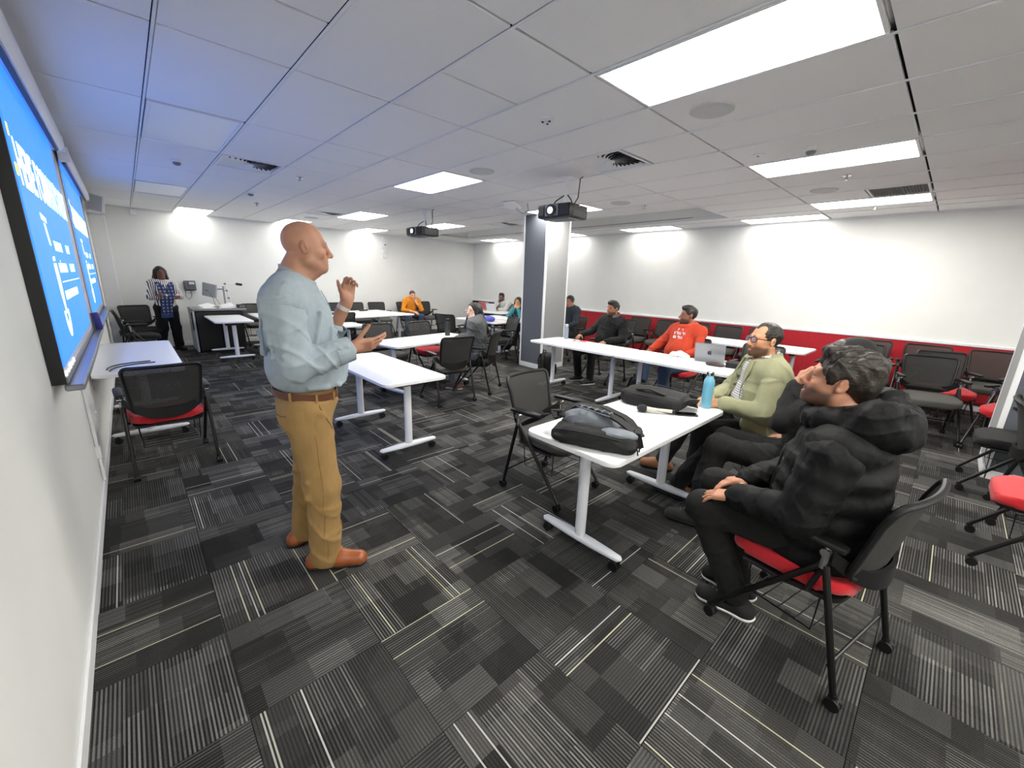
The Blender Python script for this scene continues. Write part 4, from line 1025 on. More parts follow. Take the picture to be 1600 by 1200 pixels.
MB().box((-0.05, 0.16, 0.002), (0.15, 0.10, 0.002), rot=(0, 0, 0.5)).build('sheet', M_white, t)
t = thing('drink_bottle', 'translucent grey-blue drink bottle on the table next to the pillar', 'bottle', (4.88, 4.0, HT))
MB().lathe([(0.030, 0), (0.034, 0.004), (0.034, 0.15), (0.026, 0.175), (0.024, 0.19)], seg=24).build('body', mat('bottle_grey', (140, 152, 168), 0.3), t); MB().lathe([(0.026, 0.19), (0.026, 0.22), (0.012, 0.226)], seg=24).build('cap', mat('cap_pale', (196, 202, 210), 0.4), t)
t = thing('flask', 'tall dark steel flask with loop lid on the dark-haired woman\'s table', 'flask', (3.50, 5.20, HT))
MB().lathe([(0.036, 0), (0.039, 0.005), (0.039, 0.20), (0.034, 0.215)], seg=24).build('body', mat('flask_dark', (62, 62, 58), 0.35, metal=0.6), t)
MB().lathe([(0.036, 0.216), (0.036, 0.25), (0.030, 0.255)], seg=24).build('lid', M_black, t); MB().tube([(-0.03, 0, 0.25), (-0.028, 0, 0.29), (0.0, 0, 0.30), (0.028, 0, 0.29), (0.03, 0, 0.25)], 0.006, 8).build('handle', M_black, t)
t = thing('blue_pouch', 'blue-violet pouch lying on the far table behind the dark-haired woman', 'bag', (5.50, 6.62, HT), 1.2)
f = Field((-0.2, -0.13, 0), (0.2, 0.13, 0.14), 0.008); f.ell((0, 0, 0.05), (0.18, 0.11, 0.06)).folds(0.01, 30, 4).plane((0, 0, 0.001), (0, 0, -1)); f.build('pouch', mat('pouch_blue', (86, 92, 196), 0.7), t)
MB().tube([(-0.15, 0, 0.075), (0, 0, 0.112), (0.15, 0, 0.075)], 0.005, 6).build('zip', M_bagd, t)
laptop('open laptop with a dark red screen in the far corner', 7.30, 9.15, HT, math.radians(-60), screen=mat('screen_red', (110, 26, 26), 0.3, emit=0.4), ang=110)
laptop('white-backed open laptop in front of the man in the far corner', 7.42, 8.72, HT, math.radians(105), m=mat('laptop_pale', (205, 206, 208), 0.5), ang=112)
t = thing('conference_puck', 'small black and silver gadget on the far table left of the orange shirt', 'gadget', (4.22, 9.95, HT), 0.4)
MB().prism(rrect(0.24, 0.10, 0.03), 0, 0.03, bev=0.01).build('body', M_black, t); MB().lathe([(0.04, 0.03), (0.035, 0.06), (0.01, 0.075)], c=(0.05, 0, 0), seg=18).build('dial', M_chrome, t)
t = thing('charging_cable', 'black looped cable lying on the table against the screen wall', 'cable', (-0.06, 4.95, HT))
MB().tube([(-0.17, -0.16, 0.005), (-0.165, -0.08, 0.005), (-0.14, 0.0, 0.005), (-0.09, 0.06, 0.005), (-0.01, 0.10, 0.005), (0.12, 0.12, 0.005)], 0.005, 8).tube([(-0.15, -0.24, 0.005), (-0.14, -0.16, 0.005), (-0.11, -0.08, 0.005), (-0.05, -0.02, 0.005), (0.03, 0.02, 0.005), (0.15, 0.035, 0.005)], 0.005, 8).build('cord', M_black, t)['kind'] = 'stuff'
# ---- bags on the floor
def floor_bag(lab, x, y, rz, sx=0.30, sy=0.2, sz=0.42, m=M_bagk):
    t = thing('floor_bag', lab, 'bag', (x, y, 0), rz, 'bags on the floor')
    f = Field((-sx/2-.06, -sy/2-.1, 0), (sx/2+.06, sy/2+.08, sz+.05), 0.01)
    f.box((0, 0, sz*0.47), (sx, sy, sz*0.94), 0.07).box((0, -sy/2, sz*0.3), (sx*0.8, 0.10, sz*0.45), 0.04, k=0.03).folds(0.012, 26, int(x*10)).plane((0, 0, 0.002), (0, 0, -1))
    f.build('main_body', m, t)
    MB().tube([(-0.05, sy*0.3, sz*0.9), (-0.04, sy*0.3, sz+0.02), (0.04, sy*0.3, sz+0.02), (0.05, sy*0.3, sz*0.9)], 0.010, 8).build('carry_handle', M_bagd, t)
    for s in (-1, 1): MB().tube([(s*sx*0.25, sy*0.48, sz*0.88), (s*sx*0.33, sy*0.62, sz*0.6), (s*sx*0.3, sy*0.55, sz*0.2)], 0.014, 8).build('shoulder_strap', M_bagd, t)
    return t
floor_bag('black backpack on the floor under the laptop table by the blue bottle', 4.42, 1.86, 1.4, 0.34, 0.24, 0.42)
floor_bag('dark backpack on the floor against the pillar under the joined table', 5.14, 4.60, 1.2, 0.3, 0.2, 0.42)
floor_bag("black bag on the floor below the orange hoodie's knees", 5.02, 2.78, 0.4, 0.26, 0.2, 0.36)
floor_bag('black bag on the floor under the table of the woman in teal', 6.35, 7.0, 0.4, 0.3, 0.22, 0.36)

# ---- lectern, monitor, document camera, phone, wall device
LX, LY = 0.88, 9.92
t = thing('lectern', 'black lectern desk with a grey worktop by the back wall', 'lectern', (LX, LY, 0))
MB().box((0.40, 0.30, 0.42), (0.78, 0.56, 0.76), bev=0.006).build('cabinet', M_black, t)
for s in (0, 1): MB().box((0.205+0.39*s, 0.012, 0.42), (0.375, 0.016, 0.70), bev=0.003).build('door', mat('lectern_door', (10, 10, 11), 0.35), t)
MB().box((0.41, 0.34, 0.835), (0.90, 0.74, 0.04), bev=0.006).build('worktop', mat('worktop_grey', (132, 133, 134), 0.45, var=0.05), t)
MB().box((-0.02, 0.36, 0.42), (0.03, 0.74, 0.80), bev=0.004).build('side_panel', mat('side_panel_grey', (186, 192, 194), 0.5), t)
MB().box((-0.045, 0.05, 0.62), (0.02, 0.06, 0.34), bev=0.005).build('cable_cover', M_black, t)
for (x, y) in ((0.05, 0.06), (0.75, 0.06), (0.05, 0.54), (0.75, 0.54)): MB().cyl((x-0.015, y, 0.022), (x+0.015, y, 0.022), 0.022, 12).cyl((x, y, 0.02), (x, y, 0.05), 0.01, 8).build('caster', M_black, t)
ZW = 0.855
t = thing('monitor', 'tilted flat monitor on an arm at the lectern, seen from behind', 'monitor', (LX+0.30, LY+0.42, ZW))
MB().box((0.04, 0, 0.34), (0.04, 0.30, 0.27), rot=(0.18, 0.0, 0.75), bev=0.01).build('screen', mat('monitor_grey', (172, 174, 176), 0.5), t)
MB().cyl((0.28, 0.05, 0), (0.28, 0.05, 0.42), 0.016, 10).build('pole', M_chrome, t)
MB().tube([(0.28, 0.05, 0.36), (0.17, 0.05, 0.36), (0.07, 0.01, 0.34)], 0.013, 8).build('arm', M_grey, t)
MB().box((0.28, 0.05, 0.006), (0.12, 0.12, 0.012), bev=0.003).build('base', M_black, t)
MB().tube([(0.05, -0.02, 0.30), (0.14, -0.03, 0.14), (0.2, -0.04, 0.02)], 0.004, 6).build('cable', M_black, t)
t = thing('document_camera', 'white jointed document camera with black head above the lectern', 'camera', (LX+0.68, LY+0.45, ZW))
MB().box((0, 0, 0.012), (0.16, 0.2, 0.024), bev=0.006).build('base', M_white, t)
MB().tube([(0, 0, 0.02), (-0.02, 0.0, 0.2), (-0.045, 0, 0.36), (-0.07, 0, 0.49)], 0.014, 8).build('pole', M_white, t)
MB().tube([(-0.07, 0, 0.47), (0.05, 0, 0.47), (0.13, 0, 0.465)], 0.009, 8).build('arm', M_white, t)
MB().box((0.18, 0, 0.462), (0.11, 0.07, 0.05), rot=(0, 0.15, 0.2), bev=0.01).build('head', M_black, t)
for z in (0.18, 0.33, 0.47): MB().cyl((-0.065-0.0+0.11*(0.47-z), -0.022, z), (-0.065+0.11*(0.47-z), 0.022, z), 0.02, 10).build('joint', M_grey, t)
t = thing('gooseneck_microphone', 'thin black gooseneck microphone on the lectern', 'microphone', (LX+0.38, LY+0.2, ZW))
MB().lathe([(0.05, 0), (0.05, 0.02), (0.015, 0.03)], seg=18).build('base', M_black, t); MB().tube([(0, 0, 0.02), (-0.03, 0, 0.2), (-0.10, 0, 0.33)], 0.004, 6).build('neck', M_black, t); MB().tube([(-0.10, 0, 0.33), (-0.125, 0, 0.36)], 0.009, 8).build('capsule', M_black, t)
for (x, y, r_, lab, c) in ((0.20, 0.12, 0.2, 'loose white papers spread on the lectern, left pile', (240, 240, 240)), (0.52, 0.12, -0.15, 'open white folder on the lectern, right pile', (232, 233, 235))):
    t = thing('paper_pile', lab, 'papers', (LX+x, LY+y, ZW), r_, 'papers on the lectern')
    for q in range(3): MB().box((0.02*q, 0.015*q, 0.003+0.006*q), (0.21, 0.297, 0.005), rot=(0.0, 0, 0.2*q)).build('sheet', mat('paper_white', (238, 238, 236), 0.8), t)
    MB().box((0.03, 0.02, 0.05), (0.2, 0.25, 0.004), rot=(0.2, -0.25, 0.2)).build('sheet', mat('paper_white', (238, 238, 236), 0.8), t)
t = thing('card_reader', 'black box on the right end of the lectern top', 'box', (LX+0.80, LY+0.12, ZW), 0.1)
MB().box((0, 0, 0.035), (0.16, 0.12, 0.07), bev=0.006).build('body', M_black, t); MB().box((0, -0.062, 0.035), (0.10, 0.004, 0.03)).build('front', M_grey, t)
t = thing('wall_phone', 'grey wall phone with a hanging cord on the back wall', 'phone', (0.98, YB, 1.26))
MB().box((0, -0.035, 0), (0.20, 0.06, 0.20), rot=(-0.15, 0, 0), bev=0.012).build('body', mat('phone_grey', (88, 90, 94), 0.5), t)
MB().box((0.03, -0.072, 0.05), (0.09, 0.006, 0.05), rot=(-0.15, 0, 0)).build('display', mat('phone_display', (190, 198, 196), 0.3), t)
MB().tube([(-0.075, -0.06, 0.08), (-0.08, -0.085, 0.05), (-0.08, -0.085, -0.05), (-0.075, -0.06, -0.08)], 0.02, 10).build('handset', M_dfab, t)
MB().box((0.02, -0.02, -0.12), (0.16, 0.04, 0.03), bev=0.004).build('shelf', M_white, t)
MB().tube([(-0.09, -0.05, -0.08), (-0.10, -0.05, -0.22), (-0.05, -0.05, -0.29), (0.0, -0.05, -0.22), (0.0, -0.04, -0.10)], 0.006, 6).build('cord', M_dfab, t)
t = thing('wall_alarm', 'white square alarm unit with small boxes high on the back wall', 'alarm', (5.40, YB, 2.42))
for (z, w_, h_) in ((0.17, 0.10, 0.09), (0.0, 0.17, 0.17), (-0.17, 0.13, 0.10), (-0.31, 0.11, 0.08)): MB().box((0, -0.02, z), (w_, 0.04, h_), bev=0.008).build('box', M_white, t)
MB().cyl((0.01, -0.04, 0), (0.01, -0.046, 0), 0.022, 14).build('lens', M_grey, t)
# ---- projectors
def projector(lab, x, y, z, rz, on=True):
    t = thing('projector', lab, 'projector', (x, y, z), rz, 'ceiling projectors')
    W, D, H = 0.43, 0.36, 0.14
    MB().box((0, 0, 0), (D, W, H), bev=0.018, seg=2).build('housing', mat('projector_black', (26, 26, 27), 0.4), t)
    MB().box((-D/2-0.004, 0.02, 0.005), (0.012, 0.17, 0.122), bev=0.004).build('lens_surround', mat('projector_grey', (120, 121, 124), 0.4), t)
    MB().cyl((-D/2-0.030, 0.02, 0.0), (-D/2+0.0, 0.02, 0.0), 0.062, 24, 0.066).build('lens_ring', M_black, t)
    MB().cyl((-D/2-0.033, 0.02, 0.0), (-D/2-0.029, 0.02, 0.0), 0.034, 20).build('lens', mat('projector_beam', (206, 222, 255), 0.1, emit=2.0), t)
    MB().box((-D/2-0.002, 0.165, 0.0), (0.01, 0.08, 0.10), bev=0.003).build('front_vent', M_black, t)
    MB().box((-D/2-0.002, -0.14, 0.0), (0.01, 0.11, 0.11), bev=0.003).build('front_vent', M_black, t)
    sm = MB().box((0, 0, 0), (0.26, 0.004, 0.005)).mesh('vent_slat', M_grey, smooth=0)
    for k_ in range(6): link('vent_slat', sm, t, (0.02, -W/2-0.001, -0.045+0.018*k_))
    MB().box((0.0, -W/2-0.001, 0.052), (0.02, 0.002, 0.008)).build('label_plate', M_white, t)
    dz = ZC-z
    MB().cyl((0.05, 0.0, H/2), (0.05, 0.0, dz), 0.022, 14).box((0.05, 0, dz-0.006), (0.16, 0.16, 0.012), bev=0.003).build('ceiling_mount', M_white, t)
    for s in (-1, 1): MB().tube([(0.05, 0.02*s, H/2+0.12), (0.0, 0.10*s, H/2+0.06), (-0.02, 0.14*s, H/2)], 0.007, 6).build('mount_arm', M_black, t)
    MB().tube([(0.1, -0.06, H/2), (0.14, -0.1, H/2+0.10), (0.10, -0.14, dz-0.02), (0.12, -0.16, dz)], 0.006, 6).build('cable', M_black, t)
    MB().prism([(-0.12, -0.17), (0.1, -0.17), (0.05, 0.17), (-0.12, 0.17)], -H/2-0.012, -H/2).build('bottom_plate', M_gfab, t)
    return t
projector('black ceiling projector hanging in front of the pillar', 3.70, 3.20, 2.33, 0.10)
projector("black ceiling projector farther back, left of the pillar", 3.85, 6.45, 2.33, 0.10)
# ================================================================== PEOPLE
def lin(*c): return np.array(srgb(*c))
def nrm(v): v = np.array(v, float); return v/np.linalg.norm(v)
M_skin = mat('skin', (200, 150, 120), 0.48, attr='col', bump=0.12, bscale=420, spec=0.4)
M_eye = mat('eye_white', (140, 132, 126), 0.3); M_iris = mat('iris_dark', (40, 26, 18), 0.1)
M_lens = None
def fabric(name, c, bump=0.35, bs=500, var=0.05, vs=18, rough=0.9, sheen=0.0, wr=0.35): return mat(name, c, rough, wrinkle=wr, bump=bump, bscale=bs, var=var, vscale=vs, sheen=sheen)
def head_axes(yaw, pitch, roll=0.0):
    """columns right, forward, up in the body frame (yaw + = to the left, pitch + = up)"""
    return np.array((Matrix.Rotation(math.radians(yaw), 3, 'Z') @ Matrix.Rotation(math.radians(pitch), 3, 'X') @ Matrix.Rotation(math.radians(roll), 3, 'Y')))
def head(f, c, M, s=1.0, detail=True, face=1.0, jaw=1.0):
    L = lambda *p: np.array(c)+M @ (np.array(p)*s)
    E = lambda p, r, k, op='u': f.ell(L(*p), np.array(r)*s, M, k*s, op)
    E((0, -.012, .028), (.075, .096, .088), 0)
    E((0, .020, -.034), (.061*face, .065, .074), .03)
    for x in (-1, 1):
        f.cone(L(x*.047*jaw, .0, -.066), L(x*.016, .066, -.100), .023*s, .018*s, .025*s)
    E((0, .077, -.100), (.022*jaw, .017, .017), .018)
    if detail:
        f.cone(L(-.034, .076, .020), L(.034, .076, .020), .013*s, .013*s, .016*s)
        for x in (-1, 1):
            E((x*.031, .098, .001), (.016, .015, .010), .010, 's')
            E((x*.038, .056, -.030), (.022, .024, .022), .02)
            E((x*.031, .0765, .0065), (.0165, .0125, .0075), .004); E((x*.031, .0755, -.0095), (.015, .0115, .005), .004)
        f.cone(L(0, .088, .012), L(0, .106, -.030), .0085*s, .0125*s, .014*s); E((0, .110, -.036), (.0125, .0125, .0115), .010)
        for x in (-1, 1): E((x*.0125, .098, -.041), (.0085, .012, .008), .007); E((x*.007, .107, -.047), (.004, .006, .004), .002, 's')
        E((0, .073, -.070), (.031, .023, .025), .02)
        for (z, y, r) in ((-.0665, .0945, .0052), (-.0775, .0925, .0062)):
            f.cone(L(-.019, y-.008, z), L(0, y, z), r*.7*s, r*s, .004*s); f.cone(L(.019, y-.008, z), L(0, y, z), r*.7*s, r*s, .004*s)
        f.cone(L(-.021, .092, -.0718), L(.021, .092, -.0718), .0024*s, .0024*s, .003*s, 's')
        f.cone(L(-.006, .097, -.0718), L(.006, .097, -.0718), .0036*s, .0036*s, .003*s, 's')
    else:
        f.cone(L(0, .080, .010), L(0, .108, -.036), .009*s, .014*s, .012*s)
        E((0, .070, -.070), (.03, .02, .025), .02); f.cone(L(-.036, .070, .021), L(.036, .070, .021), .012*s, .012*s, .014*s)
    for x in (-1, 1):
        R2 = M @ np.array(Euler((0.22, 0, -x*0.30)).to_matrix())
        f.ell(L(x*.079, -.014, -.008), np.array((.010, .019, .032))*s, R2, .006*s)
        if detail: (f.ell(L(x*.0895, -.011, -.004), np.array((.0075, .010, .021))*s, R2, .004*s, 's'), f.cone(L(x*.088, -.004, -.010), L(x*.088, -.010, .006), .004*s, .003*s, .003*s))
def skin_col(c, M, s, tone, lips=None, stubble=None, bald=None, brow_dark=0.0, cheek=0.25):
    tone = lin(*tone); lips = lin(*lips) if lips else tone*np.array([0.85, 0.55, 0.55])
    def col(V):
        q = (V-np.array(c)) @ M/s
        C = np.tile(tone, (len(V), 1))
        rs = np.random.default_rng(3)
        n = 0.5+0.25*np.sin(q[:, 0]*90+2*np.sin(q[:, 2]*70))+0.25*np.sin(q[:, 1]*110+q[:, 2]*60)
        C *= (0.95+0.10*n)[:, None]
        def blend(w, target): 
            nonlocal C
            w = np.clip(w, 0, 1)[:, None]; C = C*(1-w)+np.array(target)*w
        inh = (np.abs(q[:, 0]) < 0.12) & (q[:, 2] > -0.14) & (q[:, 2] < 0.14) & (np.abs(q[:, 1]) < 0.14)
        for x in (-1, 1):
            d = ((q[:, 0]-x*.042)/.024)**2+((q[:, 1]-.07)/.03)**2+((q[:, 2]+.03)/.02)**2
            blend(np.where(inh, cheek*np.exp(-d), 0), tone*np.array([1.05, 0.72, 0.68]))
        d = (q[:, 0]/.02)**2+((q[:, 1]-.11)/.02)**2+((q[:, 2]+.038)/.014)**2
        blend(np.where(inh, 0.4*np.exp(-d), 0), tone*np.array([1.0, 0.66, 0.6]))
        if stubble is not None:
            tone2, amt, full = stubble
            w = np.clip((-.042-q[:, 2]+0.25*np.clip(-(q[:, 1]-.03), 0, 1))/.018, 0, 1)*np.clip((q[:, 1]+.02)/.03, 0, 1)
            around = np.exp(-((np.abs(q[:, 0])/.016)**4+((q[:, 2]+.072)/.007)**2)) * (q[:, 1] > .07)
            up = np.clip((q[:, 2]+.056)/.004, 0, 1)*(q[:, 1] > .085)*(np.abs(q[:, 0]) < .03)
            w = w*(1-around)*(1-up)
            if full == 'goatee': w *= np.clip(1.2-(np.abs(q[:, 0])/.034)**3, 0, 1)
            w *= (q[:, 2] > -.135)
            blend(np.where(inh, w*amt, 0), lin(*tone2))
        lp = np.exp(-((q[:, 0]/.020)**4+((q[:, 2]+.072)/.0085)**2))*np.clip((q[:, 1]-.074)/.006, 0, 1)
        blend(np.where(inh, lp*0.8, 0), lips)
        if bald is not None:
            w = np.clip((q[:, 2]-.02-0.6*np.clip(q[:, 1], 0, 1))/.05, 0, 1)*np.clip((0.02-q[:, 1])/0.05, 0, 1)
            blend(np.where(inh, w*bald[1], 0), lin(*bald[0]))
        if brow_dark:
            for x in (-1, 1):
                d = ((np.abs(q[:, 0]-x*.031))/.018)**4+((q[:, 2]-.021)/.0055)**2
                blend(np.where(inh & (q[:, 1] > .06), brow_dark*np.exp(-d), 0), lin(24, 18, 15))
                d = ((q[:, 0]-x*.031)/.013)**2+((q[:, 2]+.001)/.006)**2
                blend(np.where(inh & (q[:, 1] > .06), brow_dark*np.exp(-d), 0), lin(30, 22, 20))
        return np.clip(C, 0.001, 1)
    return col
def eyes(t, c, M, s, brow=(40, 28, 20), brow_th=0.0045, iris=None, lids=0.0):
    L = lambda *p: Vector(np.array(c)+M @ (np.array(p)*s))
    for x in (-1, 1):
        Mx = Matrix.Translation(L(x*.031, .0718, -.0015)) @ Matrix(M.tolist()).to_4x4()
        e = MB(); bmesh.ops.create_uvsphere(e.bm, u_segments=16, v_segments=10, radius=.0122*s, matrix=Mx)
        eo = e.build('eye', M_eye, t, smooth=3)
        i_ = MB(); bmesh.ops.create_uvsphere(i_.bm, u_segments=12, v_segments=8, radius=.0074*s, matrix=Mx @ Matrix.Translation((0, .0060*s, 0)) )
        i_.build('iris', iris or M_iris, eo, smooth=3)
        if brow_th:
            pts = [L(x*(.012+.0085*k), .0895-.0012*k*k, .0225+.0035*math.sin(k*.75)) for k in range(5)]
            MB().tube(pts, [brow_th*.6*s, brow_th*s, brow_th*s, brow_th*.8*s, brow_th*.4*s], 7, sy=0.7).build('eyebrow', mat('brow_%d_%d_%d' % brow, brow, 0.9), t)
def hand(f, W, D, Np, side, s=1.0, curl=(0.35, 0.4, 0.45, 0.5), thumb=(0.9, 0.25), spread=0.06):
    W = np.array(W, float); D = nrm(D); Np = np.array(Np, float); Np = nrm(Np-D*(Np@D)); T = np.cross(D, Np)*(1 if side > 0 else -1)
    Rm = np.stack([T, D, Np], 1)
    f.box(W+D*.050*s+T*.001, np.array((.078, .092, .028))*s, .012*s, Rm, .012*s)
    f.cone(W-D*.02*s, W+D*.02*s, .026*s, .027*s, .015*s)
    f.ell(W+D*.032*s+T*.022*s+Np*.008*s, np.array((.018, .03, .015))*s, Rm, .012*s)
    for i, (x, l, r) in enumerate(((.029, .078, .0088), (.010, .086, .0090), (-.010, .080, .0086), (-.029, .062, .0076))):
        b = W+D*(.092-.004*abs(i-1))*s+T*x*s
        d0 = nrm(D+T*(spread*(1.2-i*.85)))
        a = 0; p = b
        for j, q in enumerate((.46, .31, .23)):
            a += curl[i]*(0.8, 1.1, 0.8)[j]
            d = d0*math.cos(a)+Np*math.sin(a)
            e = p+d*l*q*s
            f.cone(p, e, (r-.0006*j)*s, (r-.0006*(j+1))*s, .004*s); p = e
    b = W+D*.024*s+T*.026*s+Np*.006*s
    d1 = nrm(T*math.sin(thumb[0])+D*math.cos(thumb[0])+Np*.25)
    p1 = b+d1*.040*s; f.cone(b, p1, .0135*s, .0115*s, .008*s)
    d2 = nrm(d1+Np*thumb[1]*.6+D*.25); p2 = p1+d2*.032*s; f.cone(p1, p2, .0110*s, .0100*s, .004*s)
    d3 = nrm(d2+Np*thumb[1]*.4); f.cone(p2, p2+d3*.026*s, .0100*s, .0078*s, .004*s)
def torso(f, J, S, d=0.0, k=.06, pelvis=True):
    up = nrm(np.array(J['neck'])-np.array(J['pel'])); F = np.array((0, 1, 0.0))+np.array(J.get('tw', (0, 0, 0)))
    F = nrm(F-up*(F@up)); Rr = np.cross(F, up); M = np.stack([Rr, F, up], 1)
    g = lambda n: np.array(J[n], float)
    f.ell(g('chest'), (S['cw']+d, S['cd']+d, S.get('ch', .20)+d), M, k); f.ell(g('belly'), (S['bw']+d, S['bd']+d, S.get('bh', .17)+d), M, k)
    if pelvis: f.ell(g('pel'), (S['pw']+d, S['pd']+d, .13+d), M if not J.get('sit') else None, k)
    f.cone(g('shL'), g('shR'), S['sr']+d, S['sr']+d, k)
    for n in ('shL', 'shR'): f.cone(g('neck')-up*.01, g(n)*.72+g('neck')*.28, S.get('tr', .05)+d*.8, .055+d, k)
    return M
def arms(f, J, S, d=0.0, k=.03, which='LR', upto=1.0):
    for n in which:
        a, b, c = (np.array(J[q+n], float) for q in ('sh', 'el', 'wr'))
        r = S['ar']
        f.cone(a, b, r[0]+d, r[1]+d, k)
        if upto > 0: f.cone(b, b+(c-b)*upto, r[1]+d*1.0, r[1]+(r[2]-r[1])*upto+d, k)
def legs(f, J, S, d=0.0, k=.03, upto=1.0, dk=None):
    for n in 'LR':
        a, b, c = (np.array(J[q+n], float) for q in ('hip', 'kn', 'an'))
        r = S['lr']
        f.cone(a, b, r[0]+d, r[1]+d, k); f.cone(b, b+(c-b)*upto, r[1]+d, r[1]+(r[2]-r[1])*upto+(dk if dk is not None else d), k)
def foot(f, an, toe, d=0.0, w=.040, k=.02):
    an = np.array(an, float); toe = np.array(toe, float); h = toe-an; h[2] = 0; h = nrm(h)
    heel = an-h*.045; heel[2] = .035
    f.cone(heel, an, w*.92+d, w*.9+d, k); f.cone(heel, toe*.5+heel*.5+np.array((0, 0, .008)), w*.92+d, w*1.02+d, k)
    t2 = toe-h*(w+d)*.85; t2[2] = .032
    f.cone(an*.6+toe*.4+np.array((0, 0, -.02)), t2, w*.9+d, w*.88+d, k)
def shoe_pair(t, J, m, msole, h=.006, inv=None, label=None, sz=.009):
    for n in 'LR':
        an, toe = np.array(J['an'+n], float), np.array(J['toe'+n], float)
        z0 = min(an[2], .11)-.09 if an[2] < .2 else an[2]-.11
        off = np.array((0, 0, J.get('fz'+n, 0.0)))
        dd = toe-an; dd[2] = 0; hd = nrm(dd)
        lo = np.minimum(an-hd*.12, toe+hd*.03)-.09; hi = np.maximum(an-hd*.1, toe+hd*.03)+.09
        lo[2] = -.01+off[2]; hi[2] = .18+off[2]
        f = Field(lo, hi, h)
        a2, t2 = an-off, toe-off
        # sculpt at ground level, then lift
        g = Field(lo-off, hi-off, h); foot(g, (a2[0], a2[1], .085), t2, sz); g.plane((0, 0, .016), (0, 0, -1)); g.plane((a2[0], a2[1], .125), (0, 0, 1))
        o = g.build('shoe', m, t, smooth_it=1); o.location = Vector(off)
        g = Field(lo-off, hi-off, h); foot(g, (a2[0], a2[1], .085), t2, sz+.006); g.plane((0, 0, .022), (0, 0, 1)); g.plane((0, 0, .001), (0, 0, -1))
        q = g.build('sole', msole, o)
        # laces
        p = np.array((a2[0], a2[1], 0))+hd*.06
        side = np.array((-hd[1], hd[0], 0))
        lc = MB()
        for k_ in range(4):
            c_ = p+hd*.022*k_+np.array((0, 0, .104-.012*k_)); lc.tube([Vector(c_-side*.022-np.array((0, 0, .006))), Vector(c_+np.array((0, 0, .004))), Vector(c_+side*.022-np.array((0, 0, .006)))], .003, 6)
        J['lace'+n] = (lc, o)
def snap(V, pts, off=.001):
    out = []
    for p in pts:
        d = ((V-np.array(p))**2).sum(1); out.append(V[int(d.argmin())])
    return [tuple(q) for q in out]
def verts(o): return np.array([v.co[:] for v in o.data.vertices])
def frontpts(V, xz, off=.001):
    out = []
    for x_, z in xz:
        q = V[(np.abs(V[:, 2]-z) < .012) & (np.abs(V[:, 0]-x_) < .012)]
        out.append((x_, (float(q[:, 1].max()) if len(q) else .1)+off, z))
    return out
def tube_field(segs, h, k=.03, m=.05):
    P = np.array([s_[0] for s_ in segs]+[s_[1] for s_ in segs], float); R = max(max(s_[2], s_[3]) for s_ in segs)
    f = Field(P.min(0)-R-m, P.max(0)+R+m, h)
    for a, b, ra, rb in segs: f.cone(a, b, ra, rb, k)
    return f
def bounds(*pts, m=.16):
    P = np.array([p for p in pts], float); return P.min(0)-m, P.max(0)+m
def jall(J, names): return [J[n] for n in names]
def hair_material(name, c, along=(30, 30, 9)):
    if name in MATS: return MATS[name]
    m = mat(name, c, .42, spec=.5); nt = m.node_tree; b = nt.nodes['Principled BSDF']
    tc = nt.nodes.new('ShaderNodeTexCoord'); mp = nt.nodes.new('ShaderNodeMapping'); mp.inputs['Scale'].default_value = along
    n = nt.nodes.new('ShaderNodeTexNoise'); n.inputs['Scale'].default_value = 9; n.inputs['Detail'].default_value = 4
    nt.links.new(tc.outputs['Object'], mp.inputs[0]); nt.links.new(mp.outputs[0], n.inputs['Vector'])
    bp = nt.nodes.new('ShaderNodeBump'); bp.inputs['Strength'].default_value = .5; bp.inputs['Distance'].default_value = .006
    nt.links.new(n.outputs['Fac'], bp.inputs['Height']); nt.links.new(bp.outputs[0], b.inputs['Normal'])
    mr = nt.nodes.new('ShaderNodeMapRange'); mr.inputs[1].default_value = .3; mr.inputs[2].default_value = .75; mr.inputs[3].default_value = .6; mr.inputs[4].default_value = 1.9
    nt.links.new(n.outputs['Fac'], mr.inputs[0])
    mx = nt.nodes.new('ShaderNodeMix'); mx.data_type = 'RGBA'; mx.blend_type = 'MULTIPLY'; mx.inputs[0].default_value = 1; mx.inputs[6].default_value = (*srgb(c), 1)
    nt.links.new(mr.outputs[0], mx.inputs[7]); nt.links.new(mx.outputs[2], b.inputs['Base Color'])
    return m
def new_person(label, x, y, deg, group=None):
    return thing('person', label, 'person', (x, y, 0), math.radians(deg-90), group)
S_MAN = dict(cw=.165, cd=.115, bw=.155, bd=.115, pw=.165, pd=.12, sr=.054, ar=(.047, .040, .028), lr=(.085, .058, .042))

